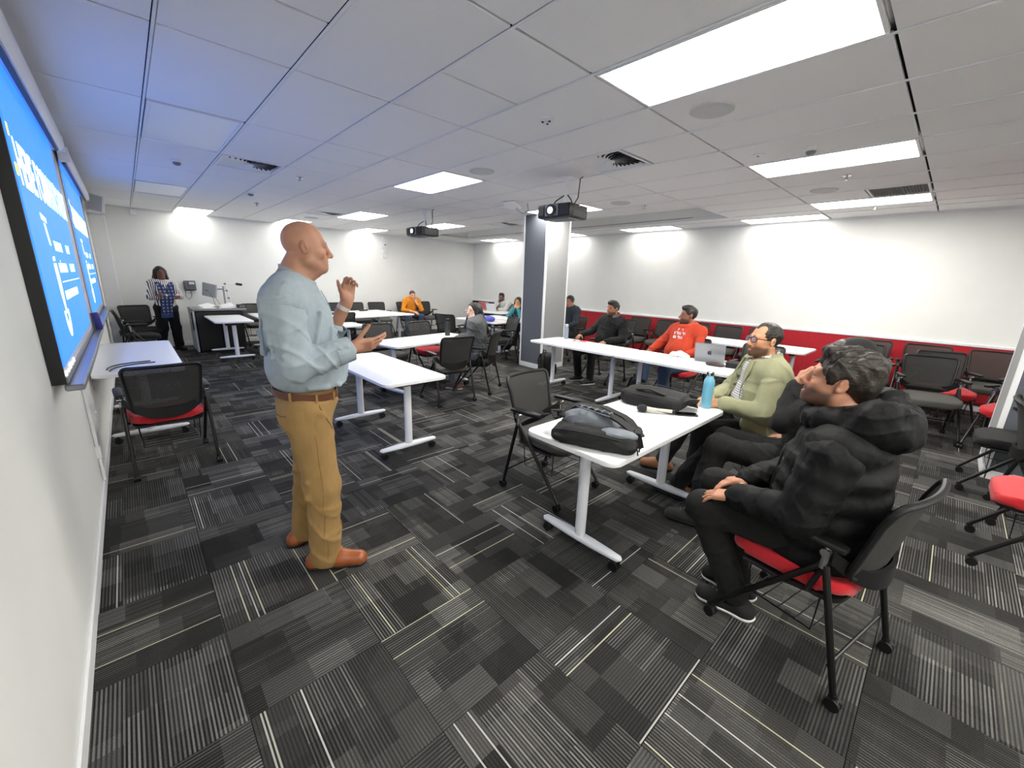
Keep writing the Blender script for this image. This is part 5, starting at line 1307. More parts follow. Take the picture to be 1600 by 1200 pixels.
# ------------------------------------------------------------------ the speaking man
def speaker():
    t = new_person('bald man in a light blue shirt and tan trousers, standing and talking with raised hands', .55, 2.26, -13.9)
    J = dict(pel=(0, .065, .93), belly=(0, .085, 1.13), chest=(0, .058, 1.34), neck=(0, .055, 1.53), shL=(-.20, .015, 1.455), shR=(.20, .0, 1.455),
             elR=(.265, .035, 1.165), wrR=(.215, .285, 1.232), elL=(-.275, .20, 1.185), wrL=(-.20, .325, 1.435),
             hipL=(-.10, .06, .90), hipR=(.10, .06, .90), knL=(-.135, .06, .48), knR=(.125, .10, .48), anL=(-.15, -.02, .085), anR=(.14, .07, .085), toeL=(-.215, .20, .03), toeR=(.215, .285, .03))
    S = dict(cw=.165, cd=.148, bw=.165, bd=.168, pw=.165, pd=.125, sr=.070, ar=(.056, .046, .032), lr=(.098, .066, .05), tr=.055)
    hc, M = (0.0, .128, 1.708), head_axes(2, -1)
    f = Field((-.42, -.2, 0), (.42, .56, 1.86), .0046)
    torso(f, J, S); arms(f, J, S); legs(f, J, S)
    for n in 'LR': foot(f, J['an'+n], J['toe'+n])
    f.cone((0, .035, 1.52), (0, .10, 1.655), .072, .062, .03); f.cone((0, .055, 1.54), (0, .15, 1.60), .05, .045, .03)
    head(f, hc, M, 1.0, True, 1.04, 1.15)
    hand(f, J['wrR'], (-.12, .95, .12), (-.80, -.05, .55), 1, 1.04, (.16, .24, .32, .42), (.95, .05), .10)
    hand(f, J['wrL'], (0.05, .16, .98), (.85, .25, .1), -1, 1.02, (.62, .75, .85, .92), (.62, .15), .03)
    f.build('body', M_skin, t, skin_col(hc, M, 1.0, (180, 132, 108), (164, 100, 92), stubble=((128, 104, 94), .25, ''), bald=((164, 122, 104), .45)))
    eyes(t, hc, M, 1.0, (120, 86, 62), .0042)
    m = fabric('chambray_shirt', (160, 173, 182), .3, 700, .06, 30)
    # shirt body, sleeves apart from it
    f = Field((-.36, -.2, .95), (.36, .42, 1.62), .0055)
    torso(f, J, S, .020, .07, False); f.ell((0, .088, 1.09), (.190, .185, .15), None, .05)
    for q in (-1, 1): f.cone((q*.13, .01, 1.45), (q*.195, .01, 1.44), .078, .074, .05)
    for (a, b, r) in (((0.0, -.12, 1.30), (.13, -.09, 1.20), .012), ((.15, -.09, 1.44), (.13, -.10, 1.22), .014), ((.15, .16, 1.40), (.17, .12, 1.22), .014), ((.10, .22, 1.30), (.17, .14, 1.12), .012), ((.17, .16, 1.03), (.18, .08, 1.03), .016), ((.06, .25, 1.04), (.14, .22, 1.03), .014)):
        f.cone(a, b, r, r*.6, .022)
    f.folds(.007, 24, 4); f.ridges(.014, 20, 8, (.5, .8, .2))
    f.plane((0, 0, 1.005), (0, .08, -1)); f.plane((0, .075, 1.592), (0, .62, .80), (-.16, -.15, 1.44), (.16, .3, 1.7))
    # far sleeve end and near cuff opening
    shirt = f.build('shirt', m, t)
    for n, q, up_ in (('R', 1, .82), ('L', -1, .34)):
        a, b, c = (np.array(J[w_+n]) for w_ in ('sh', 'el', 'wr'))
        f = tube_field([(a, b, .090, .074), (b, b+(c-b)*up_, .074, .062)], .005, .02, .06)
        side = np.array((q, 0, 0.0)); fw = nrm(c-b); dn = nrm(b-a)
        if n == 'R':      # gathered folds at the elbow and below it
            for (u, z0, z1, r) in ((.10, -.02, .055, .011), (.26, -.03, .055, .010), (.40, -.03, .055, .010), (.54, -.035, .05, .009), (.66, -.035, .05, .008)):
                p = b+(c-b)*u; f.cone(p+side*.055+np.array((0, -.01, z0)), p+side*.030+np.array((0, .03, z1)), r, r*.7, .012)
            for (u, dy0, dy1, r) in ((.45, .03, .07, .012), (.62, -.02, .08, .013), (.78, -.03, .075, .013), (.9, -.05, .06, .012)):
                p = a+(b-a)*u; f.cone(p+side*.06+np.array((0, dy0, .03)), p+side*.035+np.array((0, dy1, -.03)), r, r*.6, .016)
            f.cone(a+np.array((.02, .08, .02)), a+np.array((.055, .055, -.22)), .016, .010, .02); f.cone(a+np.array((.03, -.075, 0)), a+np.array((.05, -.06, -.25)), .014, .010, .02)
        f.folds(.005, 34, 5+q); f.ridges(.013, 24, 9+q, (0.1, .5, 1))
        f.build('sleeve', m, t)
    col = MB()     # collar band + points
    def cf(u, v):
        a = 2*PI*(u*.90+.05)+PI/2
        c0 = Vector((0, .082, 1.557)); r0 = Vector((.076*math.cos(a), .078*math.sin(a)+.0, 0)); n = Vector((math.cos(a), math.sin(a), .4)).normalized()
        zz = -0.62*(r0.y)
        return (c0+r0*(1.0+.06*(1-v))+Vector((0, 0, zz*.9-.026+.048*v)), n)
    col.sheet(cf, 40, 5, .007); col.build('collar', m, t)
    def cuff(a, b, r1, r2, name='cuff', mm=m):
        a, b = Vector(a), Vector(b); d = (b-a).normalized(); u = d.cross(Vector((0, 0, 1))).normalized(); w = d.cross(u)
        k = MB(); k.sheet(lambda q, v: (a.lerp(b, v)+(u*math.cos(2*PI*q)+w*math.sin(2*PI*q))*(r1+(r2-r1)*v), (u*math.cos(2*PI*q)+w*math.sin(2*PI*q))), 26, 4, .006)
        return k.build(name, mm, t)
    eR, wR, eL, wL = (Vector(J[q]) for q in ('elR', 'wrR', 'elL', 'wrL'))
    cuff(eR.lerp(wR, .66), eR.lerp(wR, .96), .062, .058)
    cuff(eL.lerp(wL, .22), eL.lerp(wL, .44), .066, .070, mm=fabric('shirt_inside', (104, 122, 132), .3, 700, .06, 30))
    SV = np.array([v.co[:] for v in shirt.data.vertices])
    def front_y(z, x=.0):
        q = SV[(np.abs(SV[:, 2]-z) < .012) & (np.abs(SV[:, 0]-x) < .012)]; return float(q[:, 1].max()) if len(q) else .2
    MB().tube([(0.0, front_y(z)+.0005, z) for z in np.linspace(1.50, 1.04, 14)], .005, 6, sy=.5).build('placket', m, t)
    for z in (1.45, 1.37, 1.29, 1.20, 1.11): MB().cyl((0, front_y(z)+.002, z), (0, front_y(z)+.007, z), .006, 10).build('button', M_white, t)
    # trousers
    mt = fabric('tan_chino', (152, 121, 74), .3, 600, .10, 14)
    f = Field((-.34, -.16, .0), (.36, .34, 1.02), .006)
    f.ell((0, .070, .93), (.180, .148, .13), None, .05); f.ell((0, .03, .86), (.165, .115, .10), None, .05)
    for n, q in (('L', -1), ('R', 1)):
        hp, kn, an = (np.array(J[w_+n]) for w_ in ('hip', 'kn', 'an'))
        f.cone(hp, kn, .112, .090, .04); f.cone(kn, an+np.array((0, .012, -.03)), .090, .080, .03)
        for (dz, r, fy) in ((.03, .016, .06), (.075, .014, .05), (.12, .012, .055)):
            c = an+np.array((0, fy, dz-.05)); f.cone(c+np.array((q*.06, -.02, .012)), c+np.array((-q*.03, .035, -.004)), r, r*.7, .018)
        for (dz, fy) in ((.06, -.075), (-.03, -.08)): f.cone(kn+np.array((q*.06, fy, dz)), kn+np.array((-q*.04, fy-.01, dz-.04)), .014, .008, .02)
        f.cone(hp+np.array((q*.09, .06, .0)), hp+np.array((0, .115, -.14)), .014, .008, .02)
    f.folds(.005, 26, 21).ridges(.012, 16, 22, (0, .5, .9))
    f.plane((0, 0, 1.0), (0, -.05, 1)); f.plane((0, 0, .032), (0, -.12, -1))
    tr = f.build('trousers', mt, t)
    md = mat('trouser_seam', (112, 86, 48), .9)
    TV = verts(tr)
    MB().tube(snap(TV, [(.172, .10, .985), (.19, .12, .93), (.185, .15, .87), (.16, .19, .80)]), .004, 6).build('pocket_seam', md, tr)
    MB().tube(snap(TV, [(.06, -.12, .905), (.10, -.11, .90), (.14, -.09, .895), (.18, -.05, .90)]), .0035, 6).build('pocket_seam', md, tr)
    MB().tube(snap(TV, [(.26, .09, .05+.05*k_) for k_ in range(16)]), .0012, 5).build('side_seam', md, tr)
    #, (.186, .095, .93), (.178, .13, .85), (.160, .165, .79)], .0035, 6).build('pocket_seam', md, tr)
    bl = MB(); bl.sheet(lambda u, v: (Vector((.183*math.cos(2*PI*u), .066+.152*math.sin(2*PI*u), .985+.036*(v-.5)-.03*math.sin(2*PI*u)*.6)), Vector((math.cos(2*PI*u), math.sin(2*PI*u), 0))), 48, 3, .006)
    bl.build('belt', mat('brown_belt', (92, 52, 32), .45, bump=.1, bscale=300), t)
    for a in (-.5, .25, .9): MB().box((.188*math.cos(a), .066+.157*math.sin(a), .985-.018*math.sin(a)), (.012, .012, .05), rot=(0, 0, a), bev=.002).build('belt_loop', mt, tr)
    shoe_pair(t, J, mat('brown_leather_shoe', (150, 82, 44), .32, bump=.12, bscale=240, var=.12, vscale=22), mat('shoe_sole', (48, 28, 18), .6), .005)
    for n in 'LR': lc, o = J['lace'+n]; lc.build('lace', mat('brown_lace', (80, 44, 26), .8), o)
    W = Vector(J['wrL']); E_ = Vector(J['elL']); c = W.lerp(E_, .10); c2 = W.lerp(E_, .18)
    cuff(c, c2, .033, .034, 'wristband', mat('pale_watch_strap', (214, 206, 196), .5))
    return t
speaker()
def hair(t, c, M, s, kind, m, h=.006, seed=1, name='hair'):
    L = lambda *p: np.array(c)+M @ (np.array(p)*s)
    R = .18*s+.03
    lo, hi = np.array(c)-R, np.array(c)+R
    if kind in ('long', 'bob'): lo[2] -= .24 if kind == 'long' else .06; lo[:2] -= .09; hi[:2] += .05
    f = Field(lo, hi, h)
    E = lambda p, r, k, op='u': f.ell(L(*p), np.array(r)*s, M, k*s, op)
    th = {'buzz': .0035, 'short': .006, 'receding': .005, 'long': .007, 'bob': .008}.get(kind, .010)
    E((0, -.014, .031), (.076+th, .097+th, .088+th), 0)
    if kind == 'quiff':
        E((0, .025, .102), (.070, .068, .036), .03); E((-.015, .068, .108), (.050, .028, .024), .025); E((0, -.05, .085), (.075, .07, .05), .03); E((0, -.085, .01), (.070, .045, .07), .03)
        for x in (-1, 1): E((x*.072, -.01, .045), (.020, .06, .05), .02)
    if kind == 'short': E((0, .025, .098), (.062, .068, .030), .03); E((0, .07, .088), (.05, .022, .02), .02)
    if kind in ('long', 'bob'):
        zz = -.30 if kind == 'long' else -.125
        fy = .055 if kind == 'long' else .01
        for x in (-1, 1): f.cone(L(x*.070, -.02, .03), L(x*.088, fy*.4, -.12), .034*s, .032*s, .03*s); f.cone(L(x*.088, fy*.4, -.12), L(x*.085, fy*1.6, zz*.8), .032*s, .026*s, .03*s)
        f.cone(L(0, -.065, .03), L(0, -.13 if kind == 'bob' else -.235, zz), .075*s, .058*s, .03*s); f.cone(L(-.05, -.05, 0), L(-.07, -.10 if kind == 'bob' else -.205, zz), .05*s, .045*s, .03*s); f.cone(L(.05, -.05, 0), L(.07, -.10 if kind == 'bob' else -.205, zz), .05*s, .045*s, .03*s)
        E((0, .108, -.050), (.076, .094, .134), .010, 's'); E((0, .07, -.15), (.066, .08, .08), .02, 's')
    elif kind == 'bun':
        E((0, .105, -.035), (.080, .072, .098), .010, 's'); E((0, -.115, .02), (.04, .03, .04), .01)
    else:
        zf = {'receding': -.010, 'quiff': -.035, 'buzz': -.025}.get(kind, -.03)
        E((0, .112, zf), (.150, .086, .096), .010, 's')
        if kind == 'receding':
            for x in (-1, 1): E((x*.045, .085, .085), (.030, .055, .05), .015, 's')
        E((0, .06, -.095), (.12, .066, .085), .010, 's')
    if kind not in ('long', 'bob'):
        for x in (-1, 1): E((x*.086, -.006, -.018), (.026, .024, .036), .006, 's')
        E((0, -.02, -.155), (.12, .12, .085), .008, 's')
    if kind in ('quiff',): f.ridges(.012*s, 85, seed, tuple(M @ np.array((1, .4, .4))), 1.5, 4); f.folds(.010*s, 40, seed+1)
    elif kind in ('long', 'bob'): f.ridges(.006*s, 70, seed, (1, .6, 0), 2, 3)
    else: f.folds(.004*s, 90, seed); f.ridges(.004*s, 110, seed+2, None, 1.5, 3)
    return f.build(name, m, t)
DEF = dict(pel=(0, .0, .555), belly=(0, .03, .72), chest=(0, .0, .92), neck=(0, .0, 1.09), shL=(-.185, .0, 1.015), shR=(.185, .0, 1.015), elL=(-.25, .08, .77), elR=(.25, .08, .77), wrL=(-.15, .32, .69), wrR=(.15, .32, .69),
           hipL=(-.095, .03, .535), hipR=(.095, .03, .535), knL=(-.13, .46, .535), knR=(.13, .46, .535), anL=(-.13, .42, .085), anR=(.13, .42, .085), toeL=(-.14, .60, .03), toeR=(.14, .60, .03))
HAND0 = dict(L=((.25, .9, -.25), (.2, -.1, -1), (.25, .3, .35, .4)), R=((-.25, .9, -.25), (-.2, -.1, -1), (.25, .3, .35, .4)))
def figure(label, x, y, deg, J=None, hc=(0, .045, 1.235), yaw=0, pitch=0, roll=0, hs=1.0, tone=(200, 150, 120), lips=None, stubble=None, hr=('short', (34, 28, 24)), top=None, pants=None, shoes=None,
           hands=None, h=.008, detail=False, S=None, brow=(30, 22, 18), sit=True, group=None, face=1.0):
    t = new_person(label, x, y, deg, group)
    q = dict(DEF); q.update(J or {}); J = q; J['sit'] = sit
    S = dict(S_MAN, **(S or {})); HD = dict(HAND0); HD.update(hands or {})
    M = head_axes(yaw, pitch, roll)
    lo, hi = bounds(*[J[k] for k in J if k not in ('sit', 'tw') and not k.startswith(('fz', 'lace'))], hc, m=.17); lo[2] = max(lo[2], -.02)
    f = Field(lo, hi, h)
    torso(f, J, S, -.004); arms(f, J, S); legs(f, J, S)
    for n in 'LR': foot(f, J['an'+n], J['toe'+n])
    nk = np.array(J['neck']); L = lambda *p: np.array(hc)+M @ (np.array(p)*hs)
    f.cone(nk-np.array((0, .0, .02)), L(0, -.022, -.06), .060, .056*hs, .03); f.cone(nk+np.array((0, .02, 0)), L(0, .02, -.075), .045, .045*hs, .03)
    head(f, hc, M, hs, detail, face)
    for n, sd in (('L', -1), ('R', 1)):
        D, Np, cu = HD[n][:3]; hand(f, J['wr'+n], D, Np, sd, hs, cu, HD[n][3] if len(HD[n]) > 3 else (.7, .2))
    f.build('body', M_skin, t, skin_col(hc, M, hs, tone, lips, stubble, brow_dark=0 if detail else .8))
    if detail: eyes(t, hc, M, hs, brow)
    if hr: hair(t, hc, M, hs, hr[0], hair_material('hair_%s_%d_%d_%d' % ((hr[0],)+hr[1]), hr[1], {'quiff': (30, 8, 18), 'long': (34, 34, 3), 'bob': (34, 34, 3)}.get(hr[0], (26, 12, 16))), .005 if detail else .008)
    if top:
        m = top['m']; d = top.get('d', .018)
        lo2, hi2 = bounds(*jall(J, ('pel', 'belly', 'chest', 'neck', 'shL', 'shR')), m=.30); g = Field(lo2, hi2, max(.006, h*.9))
        torso(g, J, S, d, .07)
        for n in ('shL', 'shR'):
            a, b = np.array(J[n]), np.array(J['el'+n[-1]]); g.cone(a, a+(b-a)*.25, S['ar'][0]+d, S['ar'][0]+d*.9, .05)
        if top.get('extra'): top['extra'](g)
        g.folds(.006, 26, int(x*10)+3); g.ridges(top.get('amp', .010), 22, int(y*10)+5)
        up = nrm(nk-np.array(J['pel']))
        g.plane(np.array(J['pel'])-up*top.get('hem', .06), -up); 
        g.plane(nk+up*top.get('neck', .035), nrm(up+np.array((0, .35, 0))), nk-np.array((.16, .16, .08)), nk+np.array((.16, .16, .16)))
        if top.get('cut'): top['cut'](g)
        body = g.build(top.get('name', 'jacket'), m, t)
        for n in 'LR':
            a, b, c = (np.array(J[w_+n]) for w_ in ('sh', 'el', 'wr')); u = top.get('sleeve', .95)
            g = tube_field([(a, b, S['ar'][0]+d*1.1, S['ar'][1]+d), (b, b+(c-b)*u, S['ar'][1]+d, S['ar'][2]+d*.9)], max(.006, h*.9), .025, .05)
            g.folds(.005, 34, int(x*7)+2); g.ridges(top.get('amp', .010), 26, 7+int(x*5), (0, .4, 1))
            g.build('sleeve', m, t)
        if top.get('collar'):
            cm = top['collar'] if not isinstance(top['collar'], bool) else m
            MB().sheet(lambda uu, v: (Vector(nk)+Vector(up)*(.015+.045*v)+Vector((.078*math.cos(2*PI*(uu*.86+.07)+PI/2)*(1+.12*(1-v)), .082*math.sin(2*PI*(uu*.86+.07)+PI/2)*(1+.12*(1-v))+.01, -.02*math.sin(2*PI*(uu*.86+.07)+PI/2))), Vector((math.cos(2*PI*(uu*.86+.07)+PI/2), math.sin(2*PI*(uu*.86+.07)+PI/2), .2)).normalized()), 30, 4, .008).build('collar', cm, t)
    if pants:
        m = pants['m']; d = pants.get('d', .014)
        lo2, hi2 = bounds(*jall(J, ('pel', 'hipL', 'hipR', 'knL', 'knR', 'anL', 'anR')), m=.19); lo2[2] = max(lo2[2], 0)
        g = Field(lo2, hi2, max(.006, h*.9))
        g.ell(J['pel'], (S['pw']+d, S['pd']+d, .125), None, .05)
        legs(g, J, S, d, .035, pants.get('upto', .95), pants.get('dk', d+.006))
        g.folds(.005, 26, int(x*9)); g.ridges(pants.get('amp', .009), 22, int(y*9)+1, (0, .6, .6))
        g.plane((0, 0, J['pel'][2]+.11), (0, 0, 1)); g.plane((0, 0, .045), (0, 0, -1))
        g.build('trousers', m, t)
    if shoes:
        shoe_pair(t, J, shoes[0], shoes[1], .006)
        for n in 'LR':
            lc, o = J['lace'+n]
            if len(shoes) > 2: lc.build('lace', shoes[2], o)
            else: lc.bm.free()
    return t, J, np.array(hc), M
blk = lambda n, c, **k: fabric(n, c, **k)
M_sole_w = mat('white_sole', (225, 225, 222), .5); M_sole_b = mat('black_sole', (22, 22, 22), .6)

# ------------------------------------------------------------------ man in the puffer jacket, nearest
def puffer_man():
    J = dict(pel=(0, .0, .56), belly=(0, -.01, .74), chest=(0, -.02, .93), neck=(0, .0, 1.07), shL=(-.19, .0, .99), shR=(.19, -.02, .99), elL=(-.245, .06, .70), elR=(.25, .10, .72), wrL=(-.17, .30, .665), wrR=(.04, .29, .675),
             knL=(-.12, .44, .54), knR=(.15, .45, .55), anL=(-.06, .24, .085), anR=(.10, .26, .085), toeL=(-.06, .42, .03), toeR=(.12, .44, .03))
    hc = (0, .045, 1.225)
    t, J, hc, M = figure('man in a black puffer jacket with dark hair, seated in profile nearest the camera', 2.09, .22, 97, J, hc, 4, 11, 0, 1.03, (188, 134, 108), (170, 104, 92), ((36, 27, 23), .8, ''), ('quiff', (36, 29, 24)), None,
                         dict(m=blk('black_trousers', (10, 10, 11), wr=.3), d=.016), (mat('black_suede_shoe', (18, 18, 19), .8), M_sole_w, mat('grey_lace', (150, 150, 148), .8)),
                         dict(L=((.12, .92, -.28), (.1, -.2, -1), (.18, .22, .26, .3), (.6, .15)), R=((-.5, .8, -.2), (-.1, -.3, -1), (.2, .3, .35, .4))), .0048, True, dict(cw=.165, cd=.12))
    m = mat('puffer_nylon', (10, 11, 13), .68, bump=.12, bscale=140, wrinkle=.5, spec=.25)
    g = Field((-.36, -.34, .42), (.36, .34, 1.16), .006)
    nb = 6
    for i in range(nb):
        z = .50+.095*i; yy = -.005-.02*i/nb
        w_ = (.235, .24, .245, .25, .255, .235)[i]; d_ = (.205, .21, .205, .20, .19, .165)[i]
        g.ell((0, yy, z), (w_, d_, .115), None, .03)
    for q in (-1, 1): g.ell((q*.165, -.01, 1.0), (.105, .115, .085), None, .02)
    g.ell((0, -.01, 1.03), (.15, .12, .07), None, .03)
    g.folds(.006, 34, 3); g.ridges(.007, 30, 4)
    g.plane((0, 0, .455), (0, 0, -1))
    b = g.build('puffer_jacket', m, t); V = verts(b)
    for n, q in (('L', -1), ('R', 1)):
        a, e, c = (np.array(J[w_+n]) for w_ in ('sh', 'el', 'wr'))
        g = Field(np.minimum(np.minimum(a, e), c)-.16, np.maximum(np.maximum(a, e), c)+.16, .0055)
        def chain(p, r, n_, ra, rb, s0=0):
            ax = nrm(r-p); L_ = np.linalg.norm(r-p)/n_
            u = np.cross(ax, (0, 0, 1.0)); u = nrm(u) if np.linalg.norm(u) > .1 else np.array((1., 0, 0)); w_ = np.cross(ax, u); R = np.stack([u, w_, ax], 1)
            for i in range(s0, n_):
                k_ = (i+.5)/n_; rr = ra+(rb-ra)*k_; g.ell(p+(r-p)*k_, (rr, rr, L_*1.25), R, .02)
        chain(a, e, 4, .108, .092); g.ell(e, (.088, .088, .088), None, .02); chain(e, c+(c-e)*.02, 4, .088, .060)
        g.folds(.006, 44, 6+q); g.ridges(.007, 50, 8+q)
        g.build('puffer_sleeve', m, t)
    # collar, hood
    g = Field((-.26, -.34, .98), (.26, .22, 1.24), .006)
    for k_ in range(15):
        a = PI/2+2*PI*(k_+.5)/15
        g.ell((.112*math.cos(a), .005+.105*math.sin(a), 1.085-.018*math.sin(a)), (.048, .046, .055), rot2(a), .014)
    for k_ in range(9):
        a = PI+PI*k_/8
        g.ell((.150*math.cos(a), -.075+.105*math.sin(a), 1.065+.04*abs(math.cos(a))), (.070, .066, .098), rot2(a), .022)
    g.ell((0, -.13, 1.06), (.13, .10, .06), None, .03)
    g.ell((0, .02, 1.14), (.075, .085, .12), None, .01, 's')
    g.folds(.010, 42, 9); g.ridges(.012, 40, 10)
    g.build('hood', m, t)
    MB().tube(snap(V, [(0, .4, z) for z in np.linspace(.52, 1.02, 12)]), .005, 6).build('zip', M_bagd, t)
    k = MB(); k.sheet(lambda u, v: (Vector((.076*math.cos(2*PI*u), .02+.076*math.sin(2*PI*u), 1.085+.05*v-.02*math.sin(2*PI*u))), Vector((math.cos(2*PI*u), math.sin(2*PI*u), 0))), 28, 3, .006); k.build('inner_collar', blk('grey_collar_cloth', (70, 68, 66)), t)
puffer_man()

# ------------------------------------------------------------------ man with the black cap, behind him
def cap_man():
    J = dict(elL=(-.20, .17, .83), wrL=(-.06, .155, 1.03), elR=(.27, -.03, .76), wrR=(.25, .17, .62), knL=(-.13, .50, .565), knR=(.10, .50, .55), anL=(-.22, .56, .085), anR=(.07, .78, .10), toeL=(-.25, .74, .03), toeR=(.075, .955, .05), pel=(0, .02, .555), chest=(0, -.04, .92), shL=(-.18, -.03, 1.0), shR=(.18, -.03, 1.0), neck=(0, -.06, 1.06))
    t, J, hc, M = figure('man in a black cap and dark hoodie, mostly hidden behind the puffer jacket', 2.90, .40, 97, J, (0, -.07, 1.20), -4, -22, 0, 1.0, (178, 128, 102), None, ((46, 34, 28), .4, ''), ('short', (28, 23, 20)),
                         dict(m=blk('black_hoodie', (13, 13, 14)), d=.024, name='hoodie', amp=.014), dict(m=blk('charcoal_trousers', (17, 17, 18), wr=.5), d=.018, amp=.014), (mat('dark_grey_shoe', (50, 50, 50), .8, bump=.2, bscale=300), M_sole_b, mat('grey_lace2', (110, 110, 108), .8)),
                         dict(L=((.15, -.25, .9), (.3, -.9, .1), (.5, .6, .7, .8))), .008, False)
    L = lambda *p: np.array(hc)+M @ np.array(p)
    g = Field(hc-.17, hc+.2, .005); g.ell(L(0, -.012, .048), (.086, .106, .086), M); g.plane(L(0, 0, .030), M @ np.array((0, .12, -1))); g.folds(.002, 40, 1)
    m = mat('cap_black', (11, 11, 12), .8, bump=.2, bscale=400); c = g.build('cap', m, t)
    g = Field(hc-.1, hc+.26, .004); g.ell(L(0, .095, .046), (.072, .072, .012), M @ np.array(Euler((-.12, 0, 0)).to_matrix())); g.plane(L(0, .05, 0), M @ np.array((0, -1, 0))); g.build('cap_peak', m, c)
    MX = Matrix.Translation(Vector(L(-.034, .082, .075))) @ Matrix(M.tolist()).to_4x4() @ Euler((1.05, 0, .38)).to_matrix().to_4x4()
    e = MB(); e.tube([(0.018*math.cos(a_), .018*math.sin(a_), .004) for a_ in np.linspace(.6, 5.4, 14)], .0045, 6).tube([(.004, 0, .004), (.018, 0, .004), (.018, .022, .004)], .0045, 6); e.bm.transform(MX); e.build('cap_emblem', M_white, c)
cap_man()

# ------------------------------------------------------------------ man in the green blazer
def check_material():
    m = bpy.data.materials.new('check_shirt'); m.use_nodes = True; nt = m.node_tree; b = nt.nodes['Principled BSDF']; b.inputs['Roughness'].default_value = .85
    tc = nt.nodes.new('ShaderNodeTexCoord'); sp = nt.nodes.new('ShaderNodeSeparateXYZ'); nt.links.new(tc.outputs['Object'], sp.inputs[0])
    a = math_node(nt, 'GREATER_THAN', math_node(nt, 'FRACT', math_node(nt, 'MULTIPLY', sp.outputs[0], 62.0)), .60)
    c = math_node(nt, 'GREATER_THAN', math_node(nt, 'FRACT', math_node(nt, 'MULTIPLY', sp.outputs[2], 62.0)), .60)
    v = math_node(nt, 'SUBTRACT', .80, math_node(nt, 'MULTIPLY', math_node(nt, 'ADD', a, c), .37))
    cc = nt.nodes.new('ShaderNodeCombineColor'); nt.links.new(v, cc.inputs[0]); nt.links.new(v, cc.inputs[1]); nt.links.new(math_node(nt, 'MULTIPLY', v, 1.04), cc.inputs[2]); nt.links.new(cc.outputs[0], b.inputs['Base Color'])
    return m
